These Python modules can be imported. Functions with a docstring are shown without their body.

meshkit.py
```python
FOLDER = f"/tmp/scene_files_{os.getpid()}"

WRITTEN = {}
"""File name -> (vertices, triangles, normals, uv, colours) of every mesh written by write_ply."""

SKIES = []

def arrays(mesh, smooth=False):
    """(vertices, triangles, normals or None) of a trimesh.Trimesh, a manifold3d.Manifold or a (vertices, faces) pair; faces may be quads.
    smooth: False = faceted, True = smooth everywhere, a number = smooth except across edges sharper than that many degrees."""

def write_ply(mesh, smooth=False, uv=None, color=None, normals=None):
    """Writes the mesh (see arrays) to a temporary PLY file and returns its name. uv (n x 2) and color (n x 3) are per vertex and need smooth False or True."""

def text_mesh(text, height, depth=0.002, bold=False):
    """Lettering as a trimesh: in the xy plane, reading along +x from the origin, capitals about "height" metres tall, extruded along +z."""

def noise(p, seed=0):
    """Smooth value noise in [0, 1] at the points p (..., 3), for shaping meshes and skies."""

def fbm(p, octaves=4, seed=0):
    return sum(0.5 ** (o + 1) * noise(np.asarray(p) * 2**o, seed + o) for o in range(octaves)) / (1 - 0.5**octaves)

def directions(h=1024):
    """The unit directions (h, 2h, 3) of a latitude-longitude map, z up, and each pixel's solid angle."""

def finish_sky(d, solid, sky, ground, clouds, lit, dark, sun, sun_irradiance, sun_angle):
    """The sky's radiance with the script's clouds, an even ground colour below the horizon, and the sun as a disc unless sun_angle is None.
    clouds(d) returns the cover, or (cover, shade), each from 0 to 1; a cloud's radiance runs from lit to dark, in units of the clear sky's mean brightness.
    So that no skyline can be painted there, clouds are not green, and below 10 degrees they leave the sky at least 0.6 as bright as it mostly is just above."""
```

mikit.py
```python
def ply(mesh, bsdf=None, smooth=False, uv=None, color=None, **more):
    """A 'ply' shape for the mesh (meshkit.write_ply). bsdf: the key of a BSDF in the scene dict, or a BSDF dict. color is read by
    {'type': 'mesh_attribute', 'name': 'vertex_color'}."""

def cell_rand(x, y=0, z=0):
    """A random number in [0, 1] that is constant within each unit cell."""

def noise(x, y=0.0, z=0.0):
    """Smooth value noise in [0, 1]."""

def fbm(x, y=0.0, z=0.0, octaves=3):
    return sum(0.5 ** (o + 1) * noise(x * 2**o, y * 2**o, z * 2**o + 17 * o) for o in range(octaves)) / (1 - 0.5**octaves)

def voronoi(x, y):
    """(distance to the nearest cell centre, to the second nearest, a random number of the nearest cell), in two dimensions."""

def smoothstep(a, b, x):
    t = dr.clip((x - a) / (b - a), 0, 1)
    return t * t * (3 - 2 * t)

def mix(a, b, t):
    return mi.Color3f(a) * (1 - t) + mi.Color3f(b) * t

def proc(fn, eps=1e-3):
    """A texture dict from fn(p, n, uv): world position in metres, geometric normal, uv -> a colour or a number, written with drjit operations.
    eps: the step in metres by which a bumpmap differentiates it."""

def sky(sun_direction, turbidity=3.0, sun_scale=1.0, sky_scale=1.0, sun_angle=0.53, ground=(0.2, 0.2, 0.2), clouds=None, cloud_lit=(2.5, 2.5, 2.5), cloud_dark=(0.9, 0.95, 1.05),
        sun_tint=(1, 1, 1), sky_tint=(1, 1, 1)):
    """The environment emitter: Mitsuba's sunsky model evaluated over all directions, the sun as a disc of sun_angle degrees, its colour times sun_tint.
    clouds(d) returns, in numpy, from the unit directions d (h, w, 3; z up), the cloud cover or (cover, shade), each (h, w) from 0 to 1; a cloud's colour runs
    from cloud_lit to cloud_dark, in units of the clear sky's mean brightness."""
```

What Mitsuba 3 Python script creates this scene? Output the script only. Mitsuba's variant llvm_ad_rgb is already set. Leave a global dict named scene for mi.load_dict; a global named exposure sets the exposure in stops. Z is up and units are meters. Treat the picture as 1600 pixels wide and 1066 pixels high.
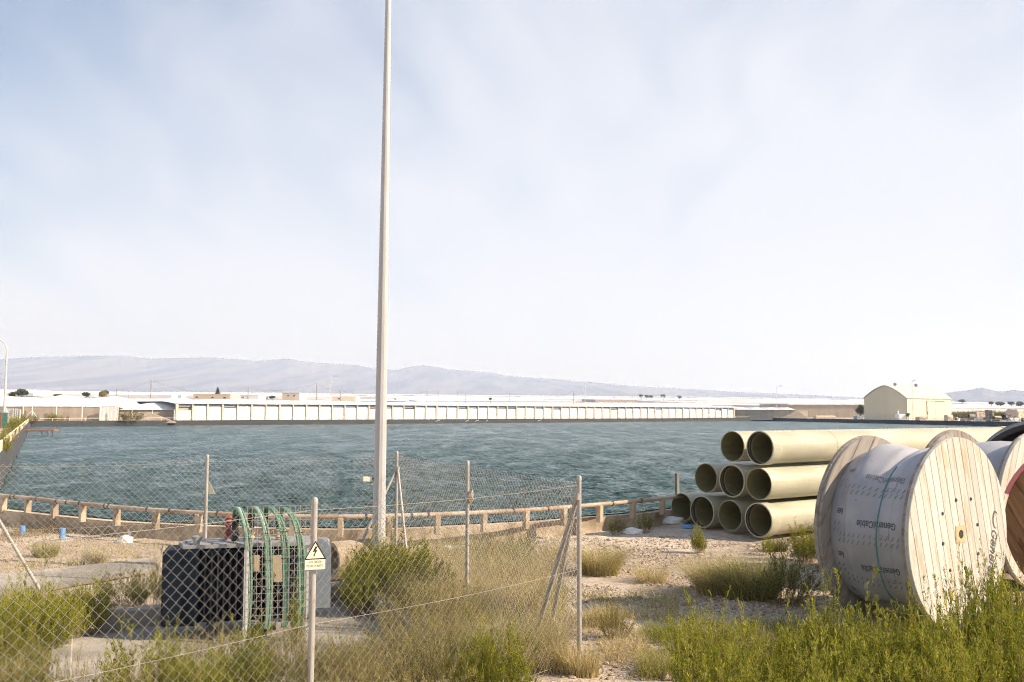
import math
import numpy as np, trimesh, shapely
import shapely.geometry as sg
import drjit as dr
import mitsuba as mi
import mikit, meshkit
from mikit import proc, noise, fbm, voronoi, smoothstep, mix, cell_rand

T = mi.ScalarTransform4f
scene, labels = {}, {}

# ------------------------------------------------------------------ camera, sky, exposure
EYE = np.array([0.0, 0.0, 2.7])
FOCAL, HORIZON, ROLL = 1500.0, 642.6, 0.0026        # of the 1600 x 1066 photograph
PITCH = math.atan((HORIZON - 533.0) / FOCAL)
_f = np.array([0.0, math.cos(PITCH), math.sin(PITCH)])
_u = np.array([0.0, -math.sin(PITCH), math.cos(PITCH)])
_r = np.array([1.0, 0.0, 0.0])
_up = _u * math.cos(ROLL) - _r * math.sin(ROLL)
_rt = _r * math.cos(ROLL) + _u * math.sin(ROLL)
scene['camera'] = {
    'type': 'perspective', 'fov': math.degrees(2 * math.atan(800 / FOCAL)), 'fov_axis': 'x',
    'near_clip': 0.1, 'far_clip': 40000.0,
    'to_world': T().look_at(origin=EYE.tolist(), target=(EYE + _f).tolist(), up=_up.tolist()),
    'medium': {'type': 'ref', 'id': 'air'}}

SUN = np.array([0.97, -0.24, 0.62])


def sky_clouds(d):
    el = np.degrees(np.arcsin(np.clip(d[..., 2], 0, 1)))
    az = np.degrees(np.arctan2(d[..., 0], d[..., 1]))
    p = d / (d[..., 2:] + 0.32)
    warp = meshkit.fbm(p * [1.6, 1.6, 1.0] + 3.1, 4, 7) - 0.5
    q = p + warp[..., None] * [0.45, 0.3, 0.0]
    broad = meshkit.fbm(q * [1.1, 0.8, 1.0] + [5.3, 1.7, 0], 4, 3)
    wisp = meshkit.fbm((p + 0.35 * warp[..., None]) * [7.5, 3.0, 1.0] + [1.3, 8.7, 0], 6, 11)
    veil = 1.02 - 0.017 * np.clip(el - 10, 0, 60) + 0.70 * (broad - 0.5) + 0.72 * (wisp - 0.5)
    left = np.clip((-az - 3) / 26, 0, 1) * np.clip(1.2 - np.abs(az + 32) / 90, 0, 1)      # a clearer patch of sky in the north-west
    veil = veil - 0.55 * left * np.clip(el / 20, 0, 1) + 0.10 * np.clip(1 - el / 10, 0, 1)
    return np.clip(veil, 0.10, 0.95)


scene['sky'] = mikit.sky(SUN.tolist(), turbidity=3.2, clouds=sky_clouds, cloud_lit=(2.62, 2.68, 2.90), cloud_dark=(1.35, 1.46, 1.78),
                         sun_scale=1.65, sun_tint=(0.97, 1.04, 1.22), sky_tint=(0.96, 1.0, 1.10), ground=(0.3, 0.27, 0.22))
exposure = 1.9

# ------------------------------------------------------------------ photogrammetry: pixel of the survey photograph -> point of the site


def ray(px, py):
    u, w = (px - 800.0) / FOCAL, -(py - 533.0) / FOCAL
    return _f + _rt * u + _up * w


def G(px, py, z=0.0):
    """The point of the horizontal plane at height z seen at a pixel."""
    d = ray(px, py)
    t = (z - EYE[2]) / d[2]
    return EYE + d * t


def W(px, py, y):
    """The point at northing y seen at a pixel."""
    d = ray(px, py)
    return EYE + d * (y / d[1])


# ------------------------------------------------------------------ helpers


def numbered(name):
    if name not in scene and name not in labels and name not in _used:
        _used.add(name)
        return name
    k = 1
    while f'{name}_{k:03d}' in _used:
        k += 1
    _used.add(f'{name}_{k:03d}')
    return f'{name}_{k:03d}'


_used = set()


def thing(name, label, cat, group=None):
    key = numbered(name)
    labels[key] = {'label': label, 'category': cat}
    if group:
        labels[key]['group'] = group
    return key


def put(parent, name, mesh, bsdf, smooth=False, label=None, **kw):
    key = numbered(f'{parent}__{name}' if parent else name)
    scene[key] = mikit.ply(mesh, bsdf, smooth=smooth, **kw)
    if label:
        labels[key] = {'label': label}
    return key


def solo(name, label, cat, mesh, bsdf, smooth=False, group=None, **kw):
    key = thing(name, label, cat, group)
    scene[key] = mikit.ply(mesh, bsdf, smooth=smooth, **kw)
    return key


def structure(name, mesh, bsdf, smooth=False, label=None, **kw):
    key = numbered(name)
    scene[key] = mikit.ply(mesh, bsdf, smooth=smooth, **kw)
    labels[key] = {'kind': 'structure', 'label': label or name.replace('_', ' ')}
    return key


def tri(v, f):
    return trimesh.Trimesh(np.asarray(v, float), np.asarray(f, int), process=False)


def cat(ms):
    vs, fs, n = [], [], 0
    for m in ms:
        vs.append(np.asarray(m.vertices)); fs.append(np.asarray(m.faces) + n); n += len(m.vertices)
    return tri(np.vstack(vs), np.vstack(fs))


def grid(P):
    """P (m, n, 3) -> mesh."""
    m, n = P.shape[:2]
    i, j = np.meshgrid(np.arange(m - 1), np.arange(n - 1), indexing='ij')
    a = (i * n + j).ravel()
    return tri(P.reshape(-1, 3), np.vstack([np.stack([a, a + 1, a + n + 1], 1), np.stack([a, a + n + 1, a + n], 1)]))


def box(c, s, yaw=0.0, bevel=0.0):
    s = np.asarray(s, float) / 2
    if bevel:
        pts = []
        for k in range(3):
            e = s - bevel
            e[k] = s[k]
            pts.append(np.array([[x, y, z] for x in (-e[0], e[0]) for y in (-e[1], e[1]) for z in (-e[2], e[2])]))
        m = trimesh.convex.convex_hull(np.vstack(pts))
        m = tri(m.vertices, m.faces)
    else:
        m = trimesh.creation.box(extents=2 * s)
        m = tri(m.vertices, m.faces)
    cy, sy = math.cos(yaw), math.sin(yaw)
    m.vertices = np.asarray(m.vertices) @ np.array([[cy, sy, 0], [-sy, cy, 0], [0, 0, 1]]) + np.asarray(c, float)
    return m


def beam(a, b, w, h, bevel=0.0):
    """A box from a to b, w wide, h high."""
    a, b = np.asarray(a, float), np.asarray(b, float)
    d = b - a
    L = np.linalg.norm(d)
    d = d / L
    s = np.cross(d, [0, 0, 1.0]) if abs(d[2]) < 0.99 else np.array([1.0, 0, 0])
    s /= np.linalg.norm(s)
    n = np.cross(s, d)
    m = box([0, 0, 0], [L, w, h], 0, bevel)
    m.vertices = np.asarray(m.vertices) @ np.stack([d, s, n]) + (a + b) / 2
    return m


def tube(pts, r, n=8, caps=True):
    p = np.asarray(pts, float)
    r = np.broadcast_to(np.asarray(r, float), (len(p),))
    t = np.gradient(p, axis=0)
    t /= np.linalg.norm(t, axis=1, keepdims=True) + 1e-12
    a = np.zeros_like(p)
    ref = np.array([0, 0, 1.0]) if abs(t[0, 2]) < 0.9 else np.array([1.0, 0, 0])
    v = np.cross(t[0], ref)
    for i in range(len(p)):
        v = v - t[i] * (v @ t[i])
        v = v / np.linalg.norm(v)
        a[i] = v
    b = np.cross(t, a)
    ang = np.arange(n) * 2 * np.pi / n
    V = p[:, None] + r[:, None, None] * (np.cos(ang)[None, :, None] * a[:, None] + np.sin(ang)[None, :, None] * b[:, None])
    F = []
    i, j = np.meshgrid(np.arange(len(p) - 1), np.arange(n), indexing='ij')
    q0, q1 = (i * n + j).ravel(), (i * n + (j + 1) % n).ravel()
    F = [np.stack([q0, q1, q1 + n], 1), np.stack([q0, q1 + n, q0 + n], 1)]
    V = V.reshape(-1, 3)
    if caps:
        k = len(V)
        V = np.vstack([V, p[:1], p[-1:]])
        j = np.arange(n)
        F += [np.stack([j * 0 + k, (j + 1) % n, j], 1), np.stack([j * 0 + k + 1, j + (len(p) - 1) * n, (j + 1) % n + (len(p) - 1) * n], 1)]
    return tri(V, np.vstack(F))


def lathe(prof, n=48, closed=False):
    """prof: (radius, z) rows, revolved about z."""
    prof = np.asarray(prof, float)
    if closed:
        prof = np.vstack([prof, prof[:1]])
    ang = np.linspace(0, 2 * np.pi, n + 1)
    P = np.stack([prof[:, None, 0] * np.cos(ang), prof[:, None, 0] * np.sin(ang), np.broadcast_to(prof[:, None, 1], (len(prof), n + 1))], -1)
    return grid(P)


def frame(origin, ex, ey, ez):
    M = np.eye(4)
    M[:3, 0], M[:3, 1], M[:3, 2], M[:3, 3] = ex, ey, ez, origin
    return M


def moved(m, M):
    M = np.asarray(M)
    return tri(np.asarray(m.vertices) @ M[:3, :3].T + M[:3, 3], m.faces)


def extrude(poly, h):
    m = trimesh.creation.extrude_polygon(poly, h, engine='earcut')
    return tri(m.vertices, m.faces)


def plank_slab(poly, z0, z1, bevel):
    """A plank outline as a slab with a small bevel round its front edge (z1)."""
    inner = poly.buffer(-bevel, join_style=2)
    if inner.is_empty or inner.geom_type != 'Polygon':
        m = extrude(poly, z1 - z0)
        m.vertices = np.asarray(m.vertices) + [0, 0, z0]
        return m
    a = extrude(poly, z1 - bevel - z0)
    b = extrude(inner, bevel)
    a.vertices = np.asarray(a.vertices) + [0, 0, z0]
    b.vertices = np.asarray(b.vertices) + [0, 0, z1 - bevel]
    return cat([a, b])


# ------------------------------------------------------------------ materials


def M(name, color, rough=0.7, two=True, **kw):
    b = {'type': 'principled', 'base_color': color if isinstance(color, dict) else {'type': 'rgb', 'value': list(color)}, 'roughness': rough, 'specular': kw.pop('specular', 0.4), **kw}
    scene[name] = {'type': 'twosided', 'bsdf': b} if two else b
    return name


def bump(name, inner, fn, scale, eps=2e-3, two=False):
    b = {'type': 'bumpmap', 'arbitrary': proc(fn, eps), 'scale': scale, 'bsdf': inner}
    scene[name] = {'type': 'twosided', 'bsdf': b} if two else b
    return name


def P_(color, rough=0.7, specular=0.4, **kw):
    return {'type': 'principled', 'base_color': proc(color) if callable(color) else {'type': 'rgb', 'value': list(color)}, 'roughness': rough, 'specular': specular, **kw}


def soil_colour(p, n, uv):
    a = fbm(p.x * 0.35, p.y * 0.35, 0, 3)
    b = fbm(p.x * 2.3 + 7, p.y * 2.3, 0, 3)
    c = noise(p.x * 22, p.y * 22, 3)
    d = noise(p.x * 70, p.y * 70, 9)
    near = mix(mi.Color3f(0.325, 0.265, 0.20), mi.Color3f(0.475, 0.405, 0.325), smoothstep(0.3, 0.72, a * 0.6 + b * 0.4))
    near = near * (0.72 + 0.34 * c + 0.2 * d)
    r = dr.sqrt(p.x * p.x + p.y * p.y)
    far_mix = fbm(p.x * 0.004 + 3, p.y * 0.0022, 0, 4)
    far = mix(mi.Color3f(0.29, 0.23, 0.175), mi.Color3f(0.43, 0.37, 0.305), smoothstep(0.35, 0.65, far_mix))
    return mix(near, far, smoothstep(90.0, 380.0, r))


def soil_bump(p, n, uv):
    return noise(p.x * 30, p.y * 30, 1) * 0.5 + noise(p.x * 75, p.y * 75, 5) * 0.3 + fbm(p.x * 6, p.y * 6, 2, 2) * 0.8


bump('soil', P_(soil_colour, 0.95, 0.1), soil_bump, 0.018, 4e-3)


def concrete_colour(p, n, uv):
    a = fbm(p.x * 1.7, p.y * 1.7, p.z * 3.0, 4)
    b = noise(p.x * 34, p.y * 34, p.z * 34)
    s = fbm(p.x * 5.0, p.y * 5.0, p.z * 0.7, 3)
    c = mix(mi.Color3f(0.34, 0.27, 0.19), mi.Color3f(0.51, 0.425, 0.32), smoothstep(0.3, 0.7, a))
    return c * (0.82 + 0.22 * b) * (0.80 + 0.28 * smoothstep(0.3, 0.55, s))


M('concrete_tan', proc(concrete_colour), 0.9, specular=0.15)


def concrete_grey_colour(p, n, uv):
    a = fbm(p.x * 2.1, p.y * 2.1, p.z * 2.5, 4)
    b = noise(p.x * 40, p.y * 40, p.z * 40)
    s = fbm(p.x * 0.9 + 4, p.y * 0.9, p.z * 6, 3)
    return mix(mi.Color3f(0.22, 0.20, 0.175), mi.Color3f(0.37, 0.34, 0.29), smoothstep(0.3, 0.7, a)) * (0.84 + 0.2 * b) * (0.84 + 0.2 * s)


M('concrete_grey', proc(concrete_grey_colour), 0.9, specular=0.15)


def liner_colour(p, n, uv):
    a = fbm(p.x * 0.3, p.y * 0.3, p.z * 2.0, 3)
    b = fbm(p.x * 2.0, p.y * 2.0, p.z * 9.0, 3)
    dust = smoothstep(0.48, 0.75, b) * 0.35
    return mix(mi.Color3f(0.035, 0.038, 0.042), mi.Color3f(0.055, 0.058, 0.062), a) * (1 - dust) + mi.Color3f(0.14, 0.14, 0.14) * dust * 0.5


M('liner', proc(liner_colour), 0.7, two=True, specular=0.2)


def galv_colour(p, n, uv):
    a = fbm(p.x * 9, p.y * 9, p.z * 4.5, 3)
    b = fbm(p.x * 30, p.y * 30, p.z * 14 + 4, 3)
    c = mix(mi.Color3f(0.32, 0.30, 0.275), mi.Color3f(0.45, 0.425, 0.39), a)
    return mix(c, mi.Color3f(0.26, 0.15, 0.09), smoothstep(0.62, 0.78, b) * 0.55)


M('galvanised', proc(galv_colour), 0.5, specular=0.5, metallic=0.15)


def pole_colour(p, n, uv):
    a = fbm(p.x * 6, p.y * 6, p.z * 1.3, 3)
    b = fbm(p.x * 16, p.y * 16, p.z * 9, 3)
    c = mix(mi.Color3f(0.38, 0.375, 0.37), mi.Color3f(0.50, 0.485, 0.475), a)
    return mix(c, mi.Color3f(0.33, 0.24, 0.17), smoothstep(0.66, 0.8, b) * 0.5 * smoothstep(3.0, 0.5, p.z))


M('pole_paint', proc(pole_colour), 0.45, specular=0.5)


def wood(p, n, uv, pale, dark, knot):
    # grain runs along each plank; uv.x is the length along it, uv.y the place across plus the plank's own number
    k = dr.floor(uv.y)
    r1 = cell_rand(k, 3, 1)
    g = fbm(uv.x * 1.2 + r1 * 40, uv.y * 13, r1 * 9, 4)
    f = noise(uv.x * 7 + r1 * 11, uv.y * 90, r1 * 5)
    w = fbm(uv.x * 2.6 + 9 * r1, uv.y * 3.2, 4.0, 3)
    c = mix(mi.Color3f(pale), mi.Color3f(dark), smoothstep(0.40, 0.80, g) * 0.55 + 0.22 * f)
    c = mix(c, mi.Color3f(knot), smoothstep(0.62, 0.76, w) * 0.55)
    return c * (0.86 + 0.24 * r1)


M('wood_pale', proc(lambda p, n, uv: wood(p, n, uv, [0.56, 0.535, 0.485], [0.43, 0.40, 0.355], [0.44, 0.33, 0.19])), 0.85, specular=0.15)
M('wood_grey', proc(lambda p, n, uv: wood(p, n, uv, [0.34, 0.31, 0.28], [0.20, 0.18, 0.16], [0.19, 0.13, 0.10])), 0.9, specular=0.15)
M('wood_brown', proc(lambda p, n, uv: wood(p, n, uv, [0.30, 0.17, 0.085], [0.17, 0.09, 0.045], [0.08, 0.04, 0.02])), 0.85, specular=0.15)


def pipe_colour(p, n, uv):
    a = fbm(p.x * 0.8, p.y * 0.8, p.z * 1.4, 3)
    b = noise(uv.x * 60, uv.y * 2.0, 1) * 0.6 + noise(uv.x * 190, uv.y * 5.0, 7) * 0.4     # fine hoops of the winding
    d = fbm(uv.x * 2.5, uv.y * 9, 5.0, 4)
    c = mix(mi.Color3f(0.41, 0.395, 0.295), mi.Color3f(0.51, 0.495, 0.38), smoothstep(0.3, 0.7, a))
    c = c * (0.93 + 0.11 * b)
    return mix(c, mi.Color3f(0.42, 0.35, 0.22), smoothstep(0.58, 0.82, d) * 0.4)


M('pipe_cream', proc(pipe_colour), 0.5, specular=0.4)
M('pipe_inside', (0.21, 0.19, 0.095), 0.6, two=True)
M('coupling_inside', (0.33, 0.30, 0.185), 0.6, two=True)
M('gasket', (0.045, 0.038, 0.025), 0.6, two=True)


def wrap_colour(p, n, uv):
    a = fbm(uv.x * 1.6, uv.y * 2.4, 2.0, 4)
    b = noise(uv.x * 26, uv.y * 9, 3)
    return mix(mi.Color3f(0.30, 0.305, 0.33), mi.Color3f(0.40, 0.40, 0.42), smoothstep(0.3, 0.7, a)) * (0.95 + 0.06 * b)


M('wrap_sheet', proc(wrap_colour), 0.42, two=True, specular=0.5)


def water_bump(p, n, uv):
    # wind chop whose strength varies from gust to gust
    gust = 0.38 + 0.95 * noise(p.x * 0.75 + 3, p.y * 0.20 - 0.08 * p.x, 7.0) * (0.75 + 0.5 * noise(p.x * 0.045, p.y * 0.022, 2.0))
    a = fbm(p.x * 1.5 + 0.4 * p.y, p.y * 2.7 - 0.5 * p.x, 1.0, 3) * 0.62
    b = noise(p.x * 4.2, p.y * 6.5 + p.x, 4.0) * 0.17
    return (a + b) * gust


scene['water_surface'] = {'type': 'bumpmap', 'arbitrary': proc(water_bump, 0.03), 'scale': 0.50,
                          'bsdf': {'type': 'principled', 'base_color': {'type': 'rgb', 'value': [0.042, 0.078, 0.076]}, 'roughness': 0.12, 'eta': 1.33}}

M('black_rubber', (0.02, 0.02, 0.02), 0.5, two=True)
M('dark_metal', (0.05, 0.05, 0.055), 0.5)
M('navy_paint', (0.006, 0.011, 0.018), 0.5, specular=0.12)
M('grey_paint', (0.24, 0.245, 0.25), 0.55)
M('blue_grey_paint', (0.20, 0.235, 0.27), 0.5)
M('bright_steel', (0.60, 0.59, 0.57), 0.4, metallic=0.2)
M('wire_zinc', (0.39, 0.365, 0.325), 0.5, metallic=0.15)
M('cable_green', (0.13, 0.25, 0.17), 0.5)
M('cable_pale', (0.42, 0.52, 0.44), 0.5)
M('red_ceramic', (0.27, 0.07, 0.06), 0.4)
M('tan_ceramic', (0.46, 0.36, 0.23), 0.4)
M('sign_cream', (0.78, 0.74, 0.55), 0.6, two=True)
M('sign_ink', (0.02, 0.02, 0.02), 0.6, two=True)
M('ink_grey', (0.10, 0.105, 0.12), 0.7, two=True)
M('ink_faint', (0.19, 0.20, 0.225), 0.7, two=True)
M('teal_tape', (0.09, 0.25, 0.25), 0.6, two=True)
M('drum_blue', (0.14, 0.30, 0.56), 0.4, two=True)
M('plastic_white', (0.76, 0.76, 0.74), 0.5, two=True)
M('hose_pink', (0.60, 0.22, 0.22), 0.4)
M('rust_orange', (0.27, 0.125, 0.085), 0.8)


def roof_colour(p, n, uv):
    a = fbm(p.x * 0.11, p.y * 0.11, p.z * 0.4, 3)
    b = noise(p.x * 0.9, p.y * 0.25, 2)
    return mi.Color3f(0.72, 0.72, 0.71) * (0.84 + 0.12 * a + 0.06 * b)


M('greenhouse_plastic', proc(roof_colour), 0.55, two=True)


def sheet_colour(p, n, uv):
    a = fbm(p.x * 0.5, p.y * 0.5, p.z * 1.1, 3)
    b = smoothstep(0.55, 0.75, fbm(p.x * 1.7, p.y * 1.7, p.z * 3.0, 3))
    return mi.Color3f(0.69, 0.69, 0.665) * (0.88 + 0.12 * a) * (1 - 0.10 * b)


M('greenhouse_sheet', proc(sheet_colour), 0.55, two=True)
M('post_tan', (0.68, 0.575, 0.45), 0.9)
M('fin_paint', (0.03, 0.036, 0.045), 0.4)


def net_colour(p, n, uv):
    a = fbm(p.x * 0.25, p.y * 0.25, p.z * 1.2, 3)
    b = noise(p.x * 1.3, p.y * 1.3, p.z * 0.1)
    return mi.Color3f(0.46, 0.39, 0.31) * (0.72 + 0.3 * a + 0.22 * b)


M('shade_net', proc(net_colour), 0.95, two=True, specular=0.1)
M('vent_net', (0.30, 0.34, 0.38), 0.9, two=True)


def shed_colour(p, n, uv):
    a = noise(p.x * 0.6, p.y * 0.6, p.z * 0.05)
    return mi.Color3f(0.62, 0.575, 0.43) * (0.94 + 0.08 * a)


M('shed_sheet', proc(shed_colour), 0.6, two=True)
M('shed_trim', (0.36, 0.34, 0.27), 0.6)
M('house_tan', (0.58, 0.49, 0.385), 0.9)
M('house_white', (0.78, 0.77, 0.74), 0.8)
M('window_dark', (0.05, 0.055, 0.06), 0.3)


def hill_colour(p, n, uv):
    a = fbm(p.x * 0.0045, p.y * 0.0006, p.z * 0.003, 4)
    return mix(mi.Color3f(0.10, 0.095, 0.11), mi.Color3f(0.165, 0.15, 0.155), smoothstep(0.3, 0.7, a))


M('hill_rock', proc(hill_colour), 0.95, specular=0.1)


def leafy(name, trans=0.7, rough=0.6):
    scene[name] = {'type': 'principledthin', 'base_color': {'type': 'mesh_attribute', 'name': 'vertex_color'}, 'roughness': rough, 'diff_trans': trans, 'spec_trans': 0.0, 'eta': 1.35}


leafy('foliage')
scene['stem_wood'] = {'type': 'twosided', 'bsdf': {'type': 'diffuse', 'reflectance': {'type': 'mesh_attribute', 'name': 'vertex_color'}}}

# ------------------------------------------------------------------ the reservoir's outline, terrain, water
FAR_L = np.array([-103.0, 205.5])
FAR_A = np.array([-78.7, 227.0])
FAR_B = np.array([83.2, 367.0])
FAR_R = np.array([100.0, 381.5])
NEAR_R = np.array([148.0, 122.0])
WALL_Z = 0.33
near_px = [(0, 795), (100, 806), (200, 815), (330, 821), (450, 825.5), (560, 826.6), (640, 825), (720, 821), (840, 814), (905, 808.5), (1000, 802), (1048, 795)]
near_pts = [G(a, b, WALL_Z)[:2] for a, b in near_px]
d0 = near_pts[0] - near_pts[2]
d0 /= np.linalg.norm(d0)
corner_l = near_pts[0] + d0 * 2.2
outline = [corner_l] + near_pts + [NEAR_R, FAR_R, FAR_B, FAR_A, FAR_L]
RES = sg.Polygon([tuple(p) for p in outline])
if not RES.exterior.is_ccw:
    RES = sg.Polygon(list(RES.exterior.coords)[::-1])
INNER = RES.buffer(-0.12)


def terrain(x, y):
    x, y = np.asarray(x, float), np.asarray(y, float)
    r = np.hypot(x, y)
    az = np.degrees(np.arctan2(x, y))
    slope = np.interp(az, [-180, -30, -5, 10, 20, 26, 30, 180], [0.01, 0.0205, 0.0185, 0.0165, 0.0135, 0.0100, 0.0095, 0.01])
    t = np.clip(r - 400, 0, None)
    far = slope * (np.sqrt(t * t + 140.0 ** 2) - 140.0) * np.clip((y + 2000) / 2400, 0, 1)
    p = np.stack([x, y, 0 * x], -1)
    near = 0.10 * (meshkit.fbm(p * 0.45, 3, 5) - 0.5) + 0.05 * (meshkit.fbm(p * 2.1, 3, 9) - 0.5)
    near = near * np.clip(1.5 - r / 60, 0, 1)
    return far + near


# the sunken pad of the transformer
PIT_Z, KERB_Z = -0.14, 0.10
PA, PB, PC, PD = (G(a, b, KERB_Z)[:2] for a, b in ((100, 965), (553, 908), (715, 1008), (92, 1064)))
PIT = sg.Polygon([PA, PB, PC, PD])


def ground_z(x, y):
    if PIT.contains(sg.Point(x, y)):
        return PIT_Z
    return float(terrain(np.array([x]), np.array([y]))[0])


a_front = np.radians(np.arange(-40, 40.01, 0.17))
a_rest = np.radians(np.arange(44, 320.01, 4.0))
azs = np.concatenate([a_front, a_rest, [a_front[0] + 2 * np.pi]])
rs = np.concatenate([[0.05, 1.0], np.geomspace(2.2, 14.0, 90)[:-1], np.linspace(14.0, 31.0, 150)[:-1], np.geomspace(31.0, 180.0, 60)[:-1], np.linspace(180.0, 430.0, 100)[:-1], np.geomspace(430.0, 9600.0, 105)])
A_, R_ = np.meshgrid(azs, rs, indexing='ij')
gx, gy = R_ * np.sin(A_), R_ * np.cos(A_)
gz = terrain(gx, gy)
SUNK = INNER.union(sg.LineString([tuple(FAR_L), tuple(FAR_A), tuple(FAR_B), tuple(FAR_R)]).buffer(2.8).union(sg.LineString([tuple(FAR_R), tuple(NEAR_R)]).buffer(2.5)))
inside = shapely.contains_xy(SUNK, gx.ravel(), gy.ravel()).reshape(gx.shape)
gz[inside] = -3.0
gz[shapely.contains_xy(PIT, gx.ravel(), gy.ravel()).reshape(gx.shape)] = -0.7
structure('ground', grid(np.stack([gx, gy, gz], -1)[:, ::-1]), 'soil', smooth=True, label='dry stony tan ground running from the foreground to the far plain')

# water: one sheet with real chop near the camera
WATER_Z = -0.85
wa = np.radians(np.linspace(-33.5, 33.5, 620))
wr = 1.0 / np.linspace(1 / 15.0, 1 / 480.0, 330)
A_, R_ = np.meshgrid(wa, wr, indexing='ij')
wx, wy = R_ * np.sin(A_), R_ * np.cos(A_)
pw = np.stack([wx * 0.75 + 0.25 * wy, wy * 1.7 - 0.25 * wx, 0 * wx], -1)
wz = WATER_Z + (0.26 * (meshkit.fbm(pw * 1.25, 3, 21) - 0.5) + 0.12 * (meshkit.noise(pw * 2.6, 22) - 0.5)) * np.clip(60 / R_, 0.28, 1.0)
wm = grid(np.stack([wx, wy, wz], -1)[:, ::-1])
keep = shapely.contains_xy(RES.buffer(-0.55), np.asarray(wm.vertices)[:, 0], np.asarray(wm.vertices)[:, 1])
wm = tri(wm.vertices, np.asarray(wm.faces)[keep[np.asarray(wm.faces)].any(1)])
wm.remove_unreferenced_vertices()
structure('water', wm, 'water_surface', smooth=True, label='choppy dark teal water of the reservoir')


def ring_points(poly, step):
    line = poly.exterior
    n = max(8, int(line.length / step))
    return np.array([line.interpolate(k / n, normalized=True).coords[0] for k in range(n)])


# the low concrete wall round the reservoir
outer, inner = RES.buffer(0.14, join_style=1), RES.buffer(-0.14, join_style=1)
wall = extrude(outer.difference(inner), WALL_Z + 0.45)
wall.vertices = np.asarray(wall.vertices) - [0, 0, 0.45]
WALL = thing('reservoir_wall', 'low tan concrete wall running round the rim of the reservoir', 'wall')
put(WALL, 'wall_body', wall, 'concrete_tan')
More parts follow.
